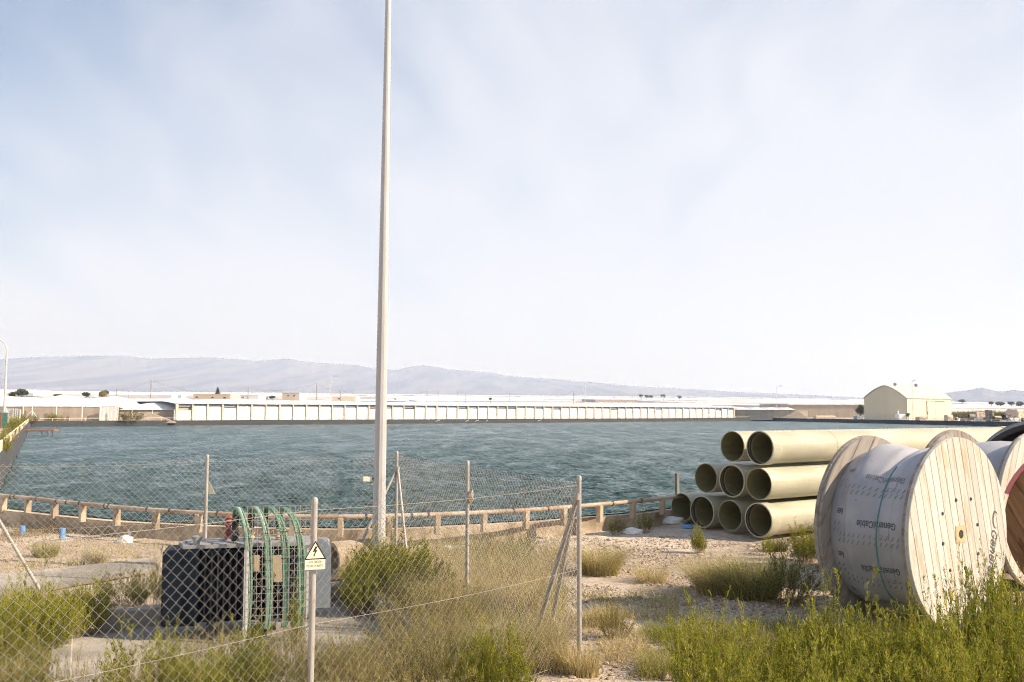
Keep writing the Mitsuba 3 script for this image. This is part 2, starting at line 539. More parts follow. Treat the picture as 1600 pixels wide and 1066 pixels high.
# black liner hanging down the inside
lp = ring_points(RES.buffer(-0.145), 0.8)
cols = []
nn = np.roll(lp, -1, 0) - np.roll(lp, 1, 0)
nn /= np.linalg.norm(nn, axis=1, keepdims=True)
nn = np.stack([-nn[:, 1], nn[:, 0]], 1)
if not shapely.contains_xy(RES, *(lp[0] + nn[0] * 0.5)):
    nn = -nn
for off, z in ((-0.10, WALL_Z + 0.012), (0.012, WALL_Z + 0.01), (0.05, 0.20), (0.12, -0.15), (0.22, -0.55), (0.34, -1.0), (0.5, -1.6)):
    w = 0.16 * (meshkit.fbm(np.stack([lp[:, 0] * 0.5, lp[:, 1] * 0.5, lp[:, 0] * 0 + z * 1.2], -1), 3, 4) - 0.5) * min(1.0, abs(off) * 3)
    cols.append(np.column_stack([lp + nn * (off + w[:, None]), np.full(len(lp), z)]))
Pl = np.stack(cols, 1)
Pl = np.vstack([Pl, Pl[:1]])
solo('reservoir_liner', 'wrinkled black plastic liner down the inner side of the reservoir rim', 'pond liner', grid(Pl), 'liner', smooth=True)

# guard rail of the near side: pipe on short posts
rail_px = [(-40, 771), (0, 774.5), (50, 779), (100, 784.5), (150, 789.5), (200, 794), (260, 798.5), (330, 802.5), (450, 807), (535, 807.6), (620, 806), (720, 802.5), (840, 796), (905, 791), (1000, 782.5), (1062, 775.5)]
RAIL_Z = 0.66
rail = np.array([G(a, b, RAIL_Z) for a, b in rail_px])
dirr = rail[-1] - rail[-3]
rail = np.vstack([rail, rail[-1] + dirr / np.linalg.norm(dirr) * 6])
ts = np.r_[0, np.cumsum(np.linalg.norm(np.diff(rail, axis=0), axis=1))]
from scipy.interpolate import CubicSpline
spl = CubicSpline(ts, rail)
tt = np.linspace(0, ts[-1], 120)
RAIL = thing('guard_rail', 'rusty pipe rail on short concrete posts along the near rim of the reservoir', 'railing')


def rail_colour(p, n, uv):
    a = fbm(p.x * 2.2, p.y * 2.2, p.z * 6, 4)
    b = fbm(p.x * 9, p.y * 9, p.z * 14, 3)
    c = mix(mi.Color3f(0.52, 0.44, 0.35), mi.Color3f(0.36, 0.26, 0.18), smoothstep(0.35, 0.7, a))
    return mix(c, mi.Color3f(0.2, 0.10, 0.05), smoothstep(0.6, 0.75, b) * 0.6)


M('rail_pipe', proc(rail_colour), 0.7, specular=0.3)
put(RAIL, 'rail', tube(spl(tt), 0.045, 12), 'rail_pipe', smooth=40)
post_px = [11.7, 49.5, 91.6, 134.7, 188, 249, 315, 388, 462, 535, 610.6, 685, 757, 822.5, 881, 936.7, 988, 1034]
pt = spl(tt)
ppx = np.array([800 + FOCAL * p[0] / (p[1] * math.cos(PITCH)) for p in pt])


def rail_at(px):
    k = np.interp(px, ppx, tt)
    return spl(k), spl(k, 1) / np.linalg.norm(spl(k, 1))


for x in post_px + [1078, 1120]:
    c, t = rail_at(x)
    yaw = math.atan2(t[1], t[0])
    put(RAIL, 'post', box([c[0], c[1], (WALL_Z - 0.06 + RAIL_Z - 0.02) / 2], [0.105, 0.13, RAIL_Z - 0.02 - WALL_Z + 0.06], yaw, 0.008), 'concrete_tan')
for x in [24, 30, 64, 95, 111, 131, 170, 176, 236, 271, 345, 420, 500, 575, 602, 645, 671, 730, 803, 856, 905, 956, 1000]:
    c, t = rail_at(x)
    put(RAIL, 'clamp', tube([c - t * 0.018, c + t * 0.018], 0.056, 10), 'dark_metal')

# rail of the left and far rims: light posts and pipe
far_line = sg.LineString([tuple(p) for p in (corner_l, FAR_L, FAR_A, FAR_B, FAR_R, FAR_R + (NEAR_R - FAR_R) * 0.75)])
RAIL2 = thing('guard_rail', 'thin pale rail with small posts along the far and left rims of the reservoir', 'railing')
s = 4.0
pp = []
k = 0
while s < far_line.length:
    c = np.array(far_line.interpolate(s).coords[0])
    put(RAIL2, 'post', box([c[0], c[1], 0.62], [0.13, 0.13, 0.62], 0.6), 'post_tan')
    s += 2.6 if s < 185 else 3.4
    k += 1
coords = np.array([far_line.interpolate(q).coords[0] for q in np.linspace(1, far_line.length - 1, 160)])
put(RAIL2, 'rail', tube(np.column_stack([coords, np.full(len(coords), 0.90)]), 0.06, 6), 'post_tan', smooth=40)

# ------------------------------------------------------------------ hills and haze
sky_l = [(-420, 556), (-300, 560), (-150, 556), (-60, 562), (0, 561), (50, 558), (100, 557), (130, 556), (170, 556), (190, 556), (230, 560), (270, 559.5), (330, 558), (360, 560.5), (400, 564), (430, 561.5), (447, 560), (470, 564),
         (500, 567), (530, 569), (560, 571), (590, 577), (620, 578), (640, 573), (660, 570.5), (680, 573), (700, 577), (740, 580), (770, 582.5), (790, 587), (830, 590), (860, 592), (900, 595.5),
         (915, 596), (950, 600), (1000, 604), (1060, 607), (1100, 609.5), (1150, 612.5), (1200, 614.5), (1260, 617), (1330, 621), (1390, 626), (1440, 634)]
sky_r = [(1400, 634), (1440, 622), (1470, 614.5), (1480, 613.5), (1500, 611), (1513, 609.5), (1522, 607.5), (1535, 605.5), (1546, 608.5), (1558, 611.5), (1570, 611.5), (1582, 609), (1600, 611), (1640, 606), (1700, 610), (1800, 604), (1950, 612), (2100, 606)]


def hill_range(pxs, r0, r1, seed, n_r):
    px = np.array([p[0] for p in pxs], float)
    rays = np.array([ray(*p) for p in pxs])
    az = np.arctan2(rays[:, 0], rays[:, 1])
    el = rays[:, 2] / np.hypot(rays[:, 0], rays[:, 1])
    a = np.linspace(az[0], az[-1], int((az[-1] - az[0]) / 0.0021))
    crest = 2.7 + np.interp(a, az, el) * r1
    tv = np.linspace(0, 1.25, n_r)
    A, Tt = np.meshgrid(a, tv, indexing='ij')
    R = r0 + (r1 - r0) * Tt
    x, y = R * np.sin(A), R * np.cos(A)
    base = terrain(x, y)
    p = np.stack([x * 0.0011, y * 0.0011, 0 * x], -1)
    ridged = 1 - np.abs(2 * meshkit.fbm(p, 5, seed) - 1)
    fine = meshkit.fbm(p * 4, 3, seed + 3)
    up = np.clip(Tt, 0, 1)
    spur = 1 - np.abs(2 * meshkit.fbm(np.stack([A * r1 * 0.0017, Tt * 1.3, 0 * A], -1), 4, seed + 9) - 1)
    form = up ** 1.25 * (1 - 0.55 * (1 - up) * (spur * 1.5 + 0.3 * fine))
    down = np.clip((Tt - 1) / 0.25, 0, 1)
    tex = 0.16 * (spur - 0.6) * np.sin(np.pi * np.clip(up, 0, 1))
    z = base + (crest[:, None] - base) * (form + tex) * (1 - 0.5 * down) + (fine - 0.5) * 5 * np.minimum(up, 1) * (crest[:, None] / crest.max())
    z = np.where(Tt > 1, np.minimum(z, crest[:, None] - 8 * down * 10), z) - 6 * (1 - up) ** 4
    return grid(np.stack([x, y, z], -1))


structure('hills', hill_range(sky_l, 5200.0, 9000.0, 31, 60), 'hill_rock', smooth=False, label='pale hazy mountain ridge along the left and middle of the horizon')
structure('hills', hill_range(sky_r, 3800.0, 5200.0, 47, 40), 'hill_rock', smooth=False, label='bluish mountain ridge behind the shed on the right')

HAZE = 1.3e-4
scene['air'] = {'type': 'homogeneous', 'albedo': {'type': 'rgb', 'value': [0.85, 0.91, 0.99]}, 'sigma_t': {'type': 'rgb', 'value': [HAZE * 0.78, HAZE * 0.98, HAZE * 1.32]}, 'phase': {'type': 'hg', 'g': 0.15}}
scene['haze'] = {'type': 'cube', 'to_world': T().translate([0, 0, 310]).scale([10500, 10500, 316]), 'bsdf': {'type': 'null'}, 'interior': {'type': 'ref', 'id': 'air'}}
labels['haze'] = {'kind': 'stuff', 'label': 'dusty haze lying over the plain'}

# ------------------------------------------------------------------ greenhouses


def green_row(key, A, B, L, eave, ridge, spans, wall_mat='shade_net', top_mat='greenhouse_plastic', front_peak=True, nwall=True):
    """A greenhouse: front wall from A to B (ground points), reaching L metres back, its roof of soft ridges running back."""
    A, B = np.asarray(A, float)[:2], np.asarray(B, float)[:2]
    d = B - A
    Wd = np.linalg.norm(d)
    d /= Wd
    n = np.array([-d[1], d[0]])
    if n @ A < 0:
        n = -n
    us = np.linspace(0, Wd, spans * 8 + 1)
    vs = np.array([-0.4, 0.0, 2.5, 6.0, L * 0.5, L])
    sag = np.abs(np.sin(np.pi * us / Wd * spans)) ** 0.8
    Pt = []
    for v in vs:
        w = np.clip(v / 6.0, 0, 1)
        xy = A + us[:, None] * d + v * n
        Pt.append(np.column_stack([xy, np.interp(us, [0, Wd], [ground_z(*A), ground_z(*B)]) * (1 - v / L) + np.interp(us, [0, Wd], [ground_z(*(A + L * n)), ground_z(*(B + L * n))]) * (v / L) + eave + (ridge - eave) * sag * w - (0.12 if v < 0 else 0)]))
    roof = grid(np.stack(Pt, 0))
    put(key, 'roof', roof, top_mat, smooth=30)
    if nwall:
        corners = [A + 0.02 * n, B + 0.02 * n, B + L * n, A + L * n]
        ws = []
        for i in range(4):
            a, b = corners[i], corners[(i + 1) % 4]
            mid = [a + (b - a) * t for t in np.linspace(0, 1, 9)]
            P = np.array([[[*m, ground_z(*m) - 0.5] for m in mid], [[*m, ground_z(*m) + eave - 0.05] for m in mid]])
            ws.append(grid(P))
        put(key, 'wall', cat(ws), wall_mat)
    return d, n, Wd


# left greenhouse with two soft peaks and a brown net wall
g1 = thing('greenhouse', 'white greenhouse with two soft roof peaks and a brown net wall, left of the reservoir', 'greenhouse')
A1, B1 = W(-62, 650, 224.0), W(186, 650, 226.0)
us = np.linspace(0, 1, 61)
px_u = -62 + us * 248
peak = np.interp(px_u, [-62, -30, 0, 25, 45, 62, 80, 105, 125, 147, 160, 186], [617.5, 619, 621, 621.5, 619, 617, 619.5, 622.5, 620.8, 618.5, 622.5, 633.6])
rowsP = []
for v, wgt in ((-0.3, 0), (0, 0.02), (4, 0.42), (9, 0.78), (14, 1.0), (20, 0.9), (34, 0.6)):
    row = []
    for k, u in enumerate(us):
        q = A1 + (B1 - A1) * u
        y = q[1] + v
        e = W(px_u[k], 635.2, q[1])[2]
        zt = W(px_u[k], peak[k], q[1] + 14)[2]
        row.append([q[0] - 0.1 * v, y, e + (zt - e) * wgt])
    rowsP.append(row)
put(g1, 'roof', grid(np.array(rowsP)), 'greenhouse_plastic', smooth=50)
for (pa, pb, mat, nm) in ((-62, 32, 'greenhouse_sheet', 'white_wall'), (33, 155, 'shade_net', 'net_wall'), (156, 185, 'greenhouse_sheet', 'white_wall')):
    q0, q1 = W(pa, 650, 224.6), W(pb, 650, 225.6)
    P = np.array([[[*(q0 + (q1 - q0) * t)[:2], z] for t in np.linspace(0, 1, 14)] for z in (-0.3, 1.2, 2.4, 3.45)])
    P[1:3, :, 1] += 0.08 * np.sin(np.arange(14) * 2.3)
    put(g1, nm, grid(P), mat, smooth=40)
for pxp in (36, 50, 88, 128, 156, 184):
    q = W(pxp, 650, 224.2)
    put(g1, 'post', tube([[q[0], q[1], -0.2], [q[0], q[1], 3.6]], 0.11, 8), 'plastic_white', smooth=40)
q = W(50, 640, 223.5)
for s_ in (-1, 1):
    put(g1, 'strut', tube([[q[0], q[1], 2.6], [q[0] + s_ * 1.9, q[1] - 0.2, 0.1]], 0.07, 6), 'plastic_white', smooth=40)

g2 = thing('greenhouse', 'small white greenhouse between the brown net wall and the long panelled greenhouse', 'greenhouse')
A2, B2 = W(186.5, 650, 228), W(273.5, 650, 231)
us = np.linspace(0, 1, 31)
px_u = 187 + us * 86
peak = np.interp(px_u, [187, 210, 240, 262, 273], [632.5, 630.0, 628.2, 629.6, 631.5])
rowsP = []
for v, wgt in ((-0.3, 0), (0, 0.03), (4, 0.5), (9, 1.0), (22, 0.8)):
    rowsP.append([[(A2 + (B2 - A2) * u)[0] - 0.05 * v, (A2 + (B2 - A2) * u)[1] + v, (lambda e, zt: e + (zt - e) * wgt)(W(px_u[k], 640.8, 229)[2], W(px_u[k], peak[k], 238)[2])] for k, u in enumerate(us)])
put(g2, 'roof', grid(np.array(rowsP)), 'greenhouse_plastic', smooth=50)
P = np.array([[[*(A2 + (B2 - A2) * t)[:2] + np.array([0, 0.1]), z] for t in np.linspace(0, 1, 12)] for z in (-0.3, 1.3, 2.75)])
put(g2, 'wall', grid(P), 'shade_net', smooth=40)
for pxp in (206, 238, 272):
    q = W(pxp, 650, 227.8)
    put(g2, 'post', tube([[q[0], q[1], -0.2], [q[0], q[1], 2.9]], 0.1, 8), 'plastic_white', smooth=40)
solo('earth_ramp', 'bare tan earth bank in front of the small white greenhouse', 'earth bank',
     trimesh.convex.convex_hull(np.array([[*W(a, 650, y)[:2], z] for a, y, z in ((215, 227.2, -0.3), (275, 229.5, -0.3), (222, 226.6, 1.1), (240, 227, 1.9), (274, 226.5, 0.1), (212, 224, -0.3), (276, 225, -0.3))])), 'soil')

# the long greenhouse: sheet panels between posts
g3 = thing('greenhouse', 'very long greenhouse of pale sheet panels between tan posts on the far shore', 'greenhouse')
LA, LB = W(276, 650, 228.5), W(1147, 650, 369.5)
LA[2] = LB[2] = 0
dL = (LB - LA)[:2]
WL = np.linalg.norm(dL)
dL /= WL
nL = np.array([-dL[1], dL[0]])
NP = 57
rngp = np.random.default_rng(5)
EAVE = 4.25
yawL = math.atan2(dL[1], dL[0])
for i in range(NP):
    a = WL * i / NP
    b = WL * (i + 1) / NP
    us = np.linspace(a + 0.13, b - 0.13, 7)
    zs = np.linspace(0.15, EAVE - (1.5 if i == 0 else 0.62 + 0.5 * rngp.uniform(0, 1) ** 3), 8)
    P = np.zeros((8, 7, 3))
    ph = rngp.uniform(0, 6, 3)
    for r_, z in enumerate(zs):
        off = 0.05 * np.sin(us * 2.1 + ph[0] + z * 1.3) + 0.07 * np.sin(z * 4.1 + ph[1] + us * 0.5) * (0.5 + 0.5 * math.sin(ph[2]))
        xy = LA[:2] + us[:, None] * dL + (0.13 + off * 0.7)[:, None] * nL
        P[r_, :, :2] = xy
        P[r_, :, 2] = z
    put(g3, 'wall_panel', grid(P), 'greenhouse_plastic' if rngp.uniform() < 0.25 else 'greenhouse_sheet', smooth=60)
    c = LA[:2] + dL * a
    wpost = 0.62 if i == 0 else rngp.choice([0.26, 0.32, 0.40])
    put(g3, 'post', box([c[0], c[1], EAVE / 2 - 0.1], [wpost, 0.34, EAVE + 0.1], yawL, 0.03), 'post_tan')
c = LA[:2] + dL * WL
put(g3, 'post', box([c[0], c[1], EAVE / 2 - 0.1], [0.5, 0.34, EAVE + 0.1], yawL, 0.03), 'post_tan')
mid = LA[:2] + dL * WL / 2 + nL * 0.36
put(g3, 'vent_net', box([mid[0], mid[1], EAVE - 0.36], [WL - 0.6, 0.05, 0.72], yawL), 'vent_net')
back = LA[:2] + dL * WL / 2 + nL * 0.75
put(g3, 'inner_screen', box([back[0], back[1], EAVE / 2 - 0.1], [WL - 0.4, 0.06, EAVE - 0.2], yawL), 'shade_net')
us = np.linspace(-0.4, WL + 0.4, 260)
rows_ = []
for v, wgt in ((-0.35, 0.0), (0.6, 0.06), (4.0, 0.55), (8.0, 1.0), (20.0, 1.05), (60.0, 1.2), (78.0, 1.0)):
    scal = np.abs(np.sin(np.pi * us / 9.4)) ** 1.2 * np.clip(1.15 - us / 120, 0.35, 1)
    xy = LA[:2] + us[:, None] * dL + v * nL
    rows_.append(np.column_stack([xy, EAVE + 0.04 + wgt * (0.55 + 0.75 * scal) + 0.10 * wgt * np.sin(us * 0.31)]))
put(g3, 'roof', grid(np.stack(rows_, 0)), 'greenhouse_plastic', smooth=50)

# greenhouses farther out over the rising plain
far_rows = [
    # px0, px1, distance0, distance1, depth, eave, ridge, spans, wall material, label
    (1149, 1243, 376, 372, 60, 3.6, 4.5, 4, 'shade_net', 'white greenhouse with a tan net wall just right of the long panelled one'),
    (1232, 1362, 440, 436, 90, 6.0, 6.8, 6, 'shade_net', 'big white greenhouse with a high tan wall left of the shed'),
    (372, 418, 520, 530, 24, 3.8, 4.4, 2, 'greenhouse_sheet', 'low white building between the two tan houses on the plain'),
    (470, 700, 455, 490, 70, 4.0, 4.7, 10, 'greenhouse_sheet', 'white greenhouse behind the middle of the long one, left of the tall pole'),
    (690, 905, 480, 520, 60, 4.0, 4.8, 9, 'shade_net', 'white greenhouse behind the long one, right of the tall pole'),
    (900, 1160, 520, 560, 70, 4.0, 4.6, 11, 'greenhouse_sheet', 'white greenhouse behind the right end of the long one'),
    (540, 700, 640, 660, 90, 4.0, 4.8, 7, 'shade_net', 'white greenhouse with a tan wall behind the tall pole'),
    (655, 790, 720, 735, 110, 4.2, 5.0, 6, 'greenhouse_sheet', 'second white greenhouse row right of the tall pole'),
    (800, 990, 690, 720, 100, 4.0, 4.8, 8, 'shade_net', 'white greenhouse with a long tan edge on the middle of the plain'),
    (985, 1230, 700, 730, 120, 4.2, 5.0, 10, 'greenhouse_sheet', 'broad white greenhouse on the plain behind the right of the long one'),
    (1210, 1400, 640, 650, 130, 4.2, 5.0, 8, 'greenhouse_sheet', 'white greenhouse roof above the high tan wall'),
    (500, 640, 930, 940, 150, 4.4, 5.2, 6, 'shade_net', 'far white greenhouse behind the lamp left of the tall pole'),
    (650, 900, 980, 1010, 190, 4.6, 5.4, 9, 'greenhouse_sheet', 'wide far white greenhouse right of the tall pole'),
    (1060, 1420, 980, 1000, 200, 4.6, 5.4, 12, 'greenhouse_sheet', 'wide far white greenhouse left of the shed'),
    (620, 860, 1330, 1360, 260, 4.6, 5.6, 8, 'greenhouse_sheet', 'uppermost wide white greenhouse right of the tall pole'),
    (930, 1130, 1500, 1520, 120, 4.6, 5.6, 6, 'shade_net', 'far white greenhouse beneath the palms'),
    (1090, 1440, 1500, 1550, 330, 4.6, 5.6, 10, 'greenhouse_sheet', 'uppermost wide white greenhouse left of the shed'),
    (1486, 1700, 520, 560, 110, 4.0, 4.8, 8, 'greenhouse_sheet', 'white greenhouse behind the reeds right of the shed'),
    (1478, 1760, 800, 840, 160, 4.2, 5.0, 9, 'greenhouse_sheet', 'farther white greenhouse under the right-hand mountains'),
    (-80, 130, 420, 430, 90, 4.0, 4.8, 8, 'greenhouse_sheet', 'white greenhouse seen over the roof of the left one'),
    (-100, 185, 700, 720, 150, 4.2, 5.0, 9, 'greenhouse_sheet', 'second white greenhouse seen over the roof of the left one'),
    (150, 280, 380, 385, 40, 3.6, 4.2, 5, 'shade_net', 'low white greenhouse behind the small one with the earth bank'),
]
for (p0, p1, D0, D1, L, ev, rg, sp, wm_, lab) in far_rows:
    g = thing('greenhouse', lab, 'greenhouse')
    green_row(g, W(p0, 640, D0), W(p1, 640, D1), L, ev, rg, sp, wall_mat=wm_)

# the far sea of plastic: patches nobody could count
rngf = np.random.default_rng(77)
ms = []
for i in range(1300):
    az = math.radians(rngf.uniform(-31, 31))
    r = 1700 * (rngf.uniform(0, 1) ** 1.4 * 2.2 + 1.0)
    x, y = r * math.sin(az), r * math.cos(az)
    keep_ = meshkit.fbm(np.array([[x * 0.0011, y * 0.0007, 0.0]]), 3, 8)[0]
    if keep_ < (0.50 if az < math.radians(-8) else 0.46):
        continue
    w, l = rngf.uniform(40, 170), rngf.uniform(40, 130)
    z = ground_z(x, y)
    yaw = rngf.normal(0.05, 0.12)
    hw, hl = w / 2, l / 2
    v = np.array([[-hw, -hl, -1], [hw, -hl, -1], [hw, hl, -1], [-hw, hl, -1], [-hw, -hl, 4.2], [hw, -hl, 4.2], [hw, hl, 4.2], [-hw, hl, 4.2], [-hw, 0, 5.4], [hw, 0, 5.4]], float)
    f = [[0, 1, 5], [0, 5, 4], [4, 5, 9], [4, 9, 8], [8, 9, 6], [8, 6, 7], [2, 3, 7], [2, 7, 6], [1, 2, 6], [1, 6, 9], [1, 9, 5], [3, 0, 4], [3, 4, 8], [3, 8, 7]]
    m = tri(v, f)
    cy, sy = math.cos(yaw), math.sin(yaw)
    m.vertices = np.asarray(m.vertices) @ np.array([[cy, sy, 0], [-sy, cy, 0], [0, 0, 1]]) + [x, y, z]
    ms.append(m)
scene['distant_greenhouses'] = mikit.ply(cat(ms), 'greenhouse_plastic')
labels['distant_greenhouses'] = {'kind': 'stuff', 'label': 'distant white plastic greenhouses spread over the plain below the mountains', 'category': 'greenhouses'}

# ------------------------------------------------------------------ houses, shed


def house(name, label, cat_, p0, p1, y, top, base, depth, mat, wins=(), roof='house_tan'):
    k = thing(name, label, cat_)
    a, b = W(p0, base, y), W(p1, base, y)
    zt = W((p0 + p1) / 2, top, y)[2]
    zb = min(a[2], ground_z(a[0], a[1])) - 0.5
    w = b[0] - a[0]
    cx = (a[0] + b[0]) / 2
    put(k, 'wall', box([cx, y + depth / 2, (zt + zb) / 2], [w, depth, zt - zb]), mat)
    put(k, 'parapet', box([cx, y + depth / 2, zt + 0.12], [w + 0.3, depth + 0.3, 0.24]), roof)
    for (q0, q1, t0, t1) in wins:
        c0, c1 = W(q0, t1, y), W(q1, t0, y)
        put(k, 'window', box([(c0[0] + c1[0]) / 2, y - 0.02, (c0[2] + c1[2]) / 2], [c1[0] - c0[0], 0.14, c1[2] - c0[2]]), 'window_dark')
    return k


house('flat_house', 'flat tan house with three small dark windows beside the conifer', 'house', 302, 360, 395, 616.8, 624, 14, 'house_tan', [(305.5, 309.5, 619.8, 621.6), (330, 334, 620.2, 622), (349, 353, 620.6, 622.4)])
house('flat_house', 'small boxy tan house left of the lamp on the plain', 'house', 441, 468, 470, 614.8, 623.5, 16, 'house_tan', [(449, 452, 617.5, 619.5), (458, 461, 617.5, 619.5)])
house('flat_house', 'plain white flat building right of the conifer', 'house', 371, 404, 420, 618.2, 626, 12, 'house_white', [(378, 381, 620.2, 621.8)], 'house_white')
house('flat_house', 'long low tan building just left of the tall pole', 'house', 519, 556, 520, 620, 627, 14, 'house_tan', [(528, 531, 622, 624)])

# the arched storage shed on the right shore
SH = thing('storage_shed', 'cream sheet-metal shed with an arched roof and a sliding door', 'shed')
Yc = 338.0
C0 = W(1417.3, 654, Yc)
dg = np.array([-0.72, 0.69])
ds = np.array([0.72, 0.69])


def along(dirn, px):
    # distance along dirn from C0 until it is seen in column px
    lo, hi = 0.0, 80.0
    want = ray(px, 645)
    tx = want[0] / want[1]
    for _ in range(60):
        m_ = (lo + hi) / 2
        q_ = C0[:2] + dirn * m_
        if (q_[0] / q_[1] < tx) == (dirn[0] > 0):
            lo = m_
        else:
            hi = m_
    return lo


GW, SL = along(dg, 1350.5), along(ds, 1486.5)
ZE = W(1417.3, 622.2, Yc)[2]
rp = C0[:2] + dg * GW / 2
ZR = W(1382.5, 602.8, rp[1])[2]
th = np.linspace(0, np.pi, 25)
arc_w = GW / 2 * np.cos(th)
arc_z = ZE + (ZR - ZE) * (1 - np.abs(np.cos(th)) ** 1.55)
base = [C0[:2] + dg * (GW / 2 + w_) for w_ in (GW / 2, -GW / 2)]


def shed_pt(w_, s_, z):
    q_ = C0[:2] + dg * (GW / 2 - w_) + ds * s_
    return [q_[0], q_[1], z]


prof = [(GW / 2, -0.5)] + list(zip(arc_w, arc_z)) + [(-GW / 2, -0.5)]
for s_, nm in ((0.0, 'gable_wall'), (SL, 'gable_wall')):
    V_ = [shed_pt(w_, s_, z) for w_, z in prof] + [shed_pt(0, s_, 0)]
    put(SH, nm, tri(V_, [[i, i + 1, len(prof)] for i in range(len(prof) - 1)]), 'shed_sheet')
for w_ in (GW / 2, -GW / 2):
    put(SH, 'side_wall', grid(np.array([[shed_pt(w_, s_, z) for s_ in np.linspace(0, SL, 12)] for z in (-0.5, ZE)])), 'shed_sheet')
rw = np.array([[shed_pt(w_ * 1.02, s_, z + 0.12) for s_ in (-0.35, SL * 0.25, SL * 0.5, SL * 0.75, SL + 0.35)] for w_, z in zip(arc_w, arc_z)])
put(SH, 'roof', grid(rw), 'shed_sheet', smooth=30)
put(SH, 'eave_trim', beam(shed_pt(GW / 2 + 0.12, -0.3, ZE - 0.05), shed_pt(GW / 2 + 0.12, SL + 0.3, ZE - 0.05), 0.18, 0.3), 'shed_trim')
put(SH, 'corner_trim', beam(shed_pt(GW / 2 + 0.03, -0.03, -0.4), shed_pt(GW / 2 + 0.03, -0.03, ZE), 0.2, 0.2), 'shed_trim')
ed = [shed_pt(w_ * 1.015, -0.38, z + 0.06) for w_, z in zip(arc_w, arc_z)]
put(SH, 'gable_trim', tube(ed, 0.1, 6), 'shed_trim', smooth=40)
s0, s1 = along(ds, 1448), along(ds, 1461.5)
s2 = along(ds, 1476)
zt = W(1448, 627.3, Yc + s0 * ds[1])[2]
dk = put(SH, 'sliding_door', grid(np.array([[shed_pt(GW / 2 + 0.16, s_, z) for s_ in np.linspace(s0, s1, 6)] for z in (0.0, zt)])), 'shed_sheet')
put(dk, 'edge', beam(shed_pt(GW / 2 + 0.2, s0, 0), shed_pt(GW / 2 + 0.2, s0, zt), 0.16, 0.16), 'shed_trim')
put(dk, 'edge', beam(shed_pt(GW / 2 + 0.2, s1, 0), shed_pt(GW / 2 + 0.2, s1, zt), 0.1, 0.1), 'shed_trim')
put(dk, 'handle', beam(shed_pt(GW / 2 + 0.25, s0 + 0.4, 2.0), shed_pt(GW / 2 + 0.25, s0 + 0.4, 2.9), 0.2, 0.2), 'dark_metal')
put(SH, 'door_track', beam(shed_pt(GW / 2 + 0.2, s0 - 0.3, zt + 0.15), shed_pt(GW / 2 + 0.2, s2, zt + 0.15), 0.16, 0.26), 'shed_trim')
for k_, fr in ((0, 0.22), (1, 0.68)):
    q_ = shed_pt(0, SL * fr, ZR)
    put(SH, 'roof_vent', moved(lathe([(0.0, 1.25), (0.55, 1.05), (0.7, 0.7), (0.5, 0.5), (0.32, 0.3), (0.32, -0.4)], 16), frame(q_, [1, 0, 0], [0, 1, 0], [0, 0, 1])), 'grey_paint', smooth=40)

# ------------------------------------------------------------------ poles, lamps, wires


def lamp_post(label, px, y, top_px, base_z, h_px, arm, mat='bright_steel', r=0.09, side=1):
    k = thing('street_lamp', label, 'street lamp', None)
    b = W(px, 650, y)
    zt = W(px, h_px, y)[2]
    zb = base_z
    s_ = np.linspace(0, 1, 14)
    shaft = [[b[0], y, zb - 0.3], [b[0], y, zb + (zt - zb) * 0.55], [b[0], y, zt - arm * 0.9]]
    curve = [[b[0] + side * arm * (1 - math.cos(a)), y - 0.15 * arm * (1 - math.cos(a)), zt - arm * 0.9 + arm * 0.9 * math.sin(a)] for a in np.linspace(0.12, 1.5, 10)]
    put(k, 'pole', tube(shaft + curve, np.r_[[r * 1.25, r * 1.05, r * 0.8], np.linspace(r * 0.75, r * 0.5, 10)], 8), mat, smooth=40)
    e = np.array(curve[-1])
    put(k, 'lamp_head', box(e + [side * 0.45, 0, -0.03], [1.1, 0.34, 0.2], 0, 0.05), 'grey_paint')
    return k


lamp_post('tall curved street lamp at the left edge beside the reservoir', 6.5, 150, 8, 0.0, 529, 2.1, r=0.16, side=-1)
lamp_post('slim far street lamp just left of the tall pole', 516, 330, 516, 0.0, 587.5, 1.6, r=0.10)
lamp_post('slim far street lamp behind the middle of the long greenhouse', 914, 370, 914, 0.0, 598, 1.6, r=0.10)
lamp_post('slim street lamp on the far shore right of the long greenhouse', 1213.5, 385, 1213, 0.0, 603, 1.6, r=0.09)
lamp_post('slim street lamp in front of the arched shed', 1426.5, 318, 1426, 0.0, 594, 0.5, r=0.09)


def power_pole(label, px, y, top, w, mat='concrete_grey'):
    k = thing('power_pole', label, 'utility pole')
    b = W(px, 640, y)
    zt = W(px, top, y)[2]
    zb = ground_z(b[0], y) - 0.3
    w *= 0.62
    put(k, 'pole', box([b[0], y, (zt + zb) / 2], [w, w, zt - zb], 0.4, 0.04), mat)
    put(k, 'crossarm', box([b[0], y, zt - 0.35], [1.1, 0.09, 0.09], 0.9), 'galvanised')
    for s_ in (-0.6, 0.6):
        put(k, 'insulator', tube([[b[0] + s_ * 0.62, y + s_ * 0.78, zt - 0.3], [b[0] + s_ * 0.62, y + s_ * 0.78, zt - 0.05]], 0.07, 6), 'tan_ceramic')
    return np.array([b[0], y, zt - 0.1])


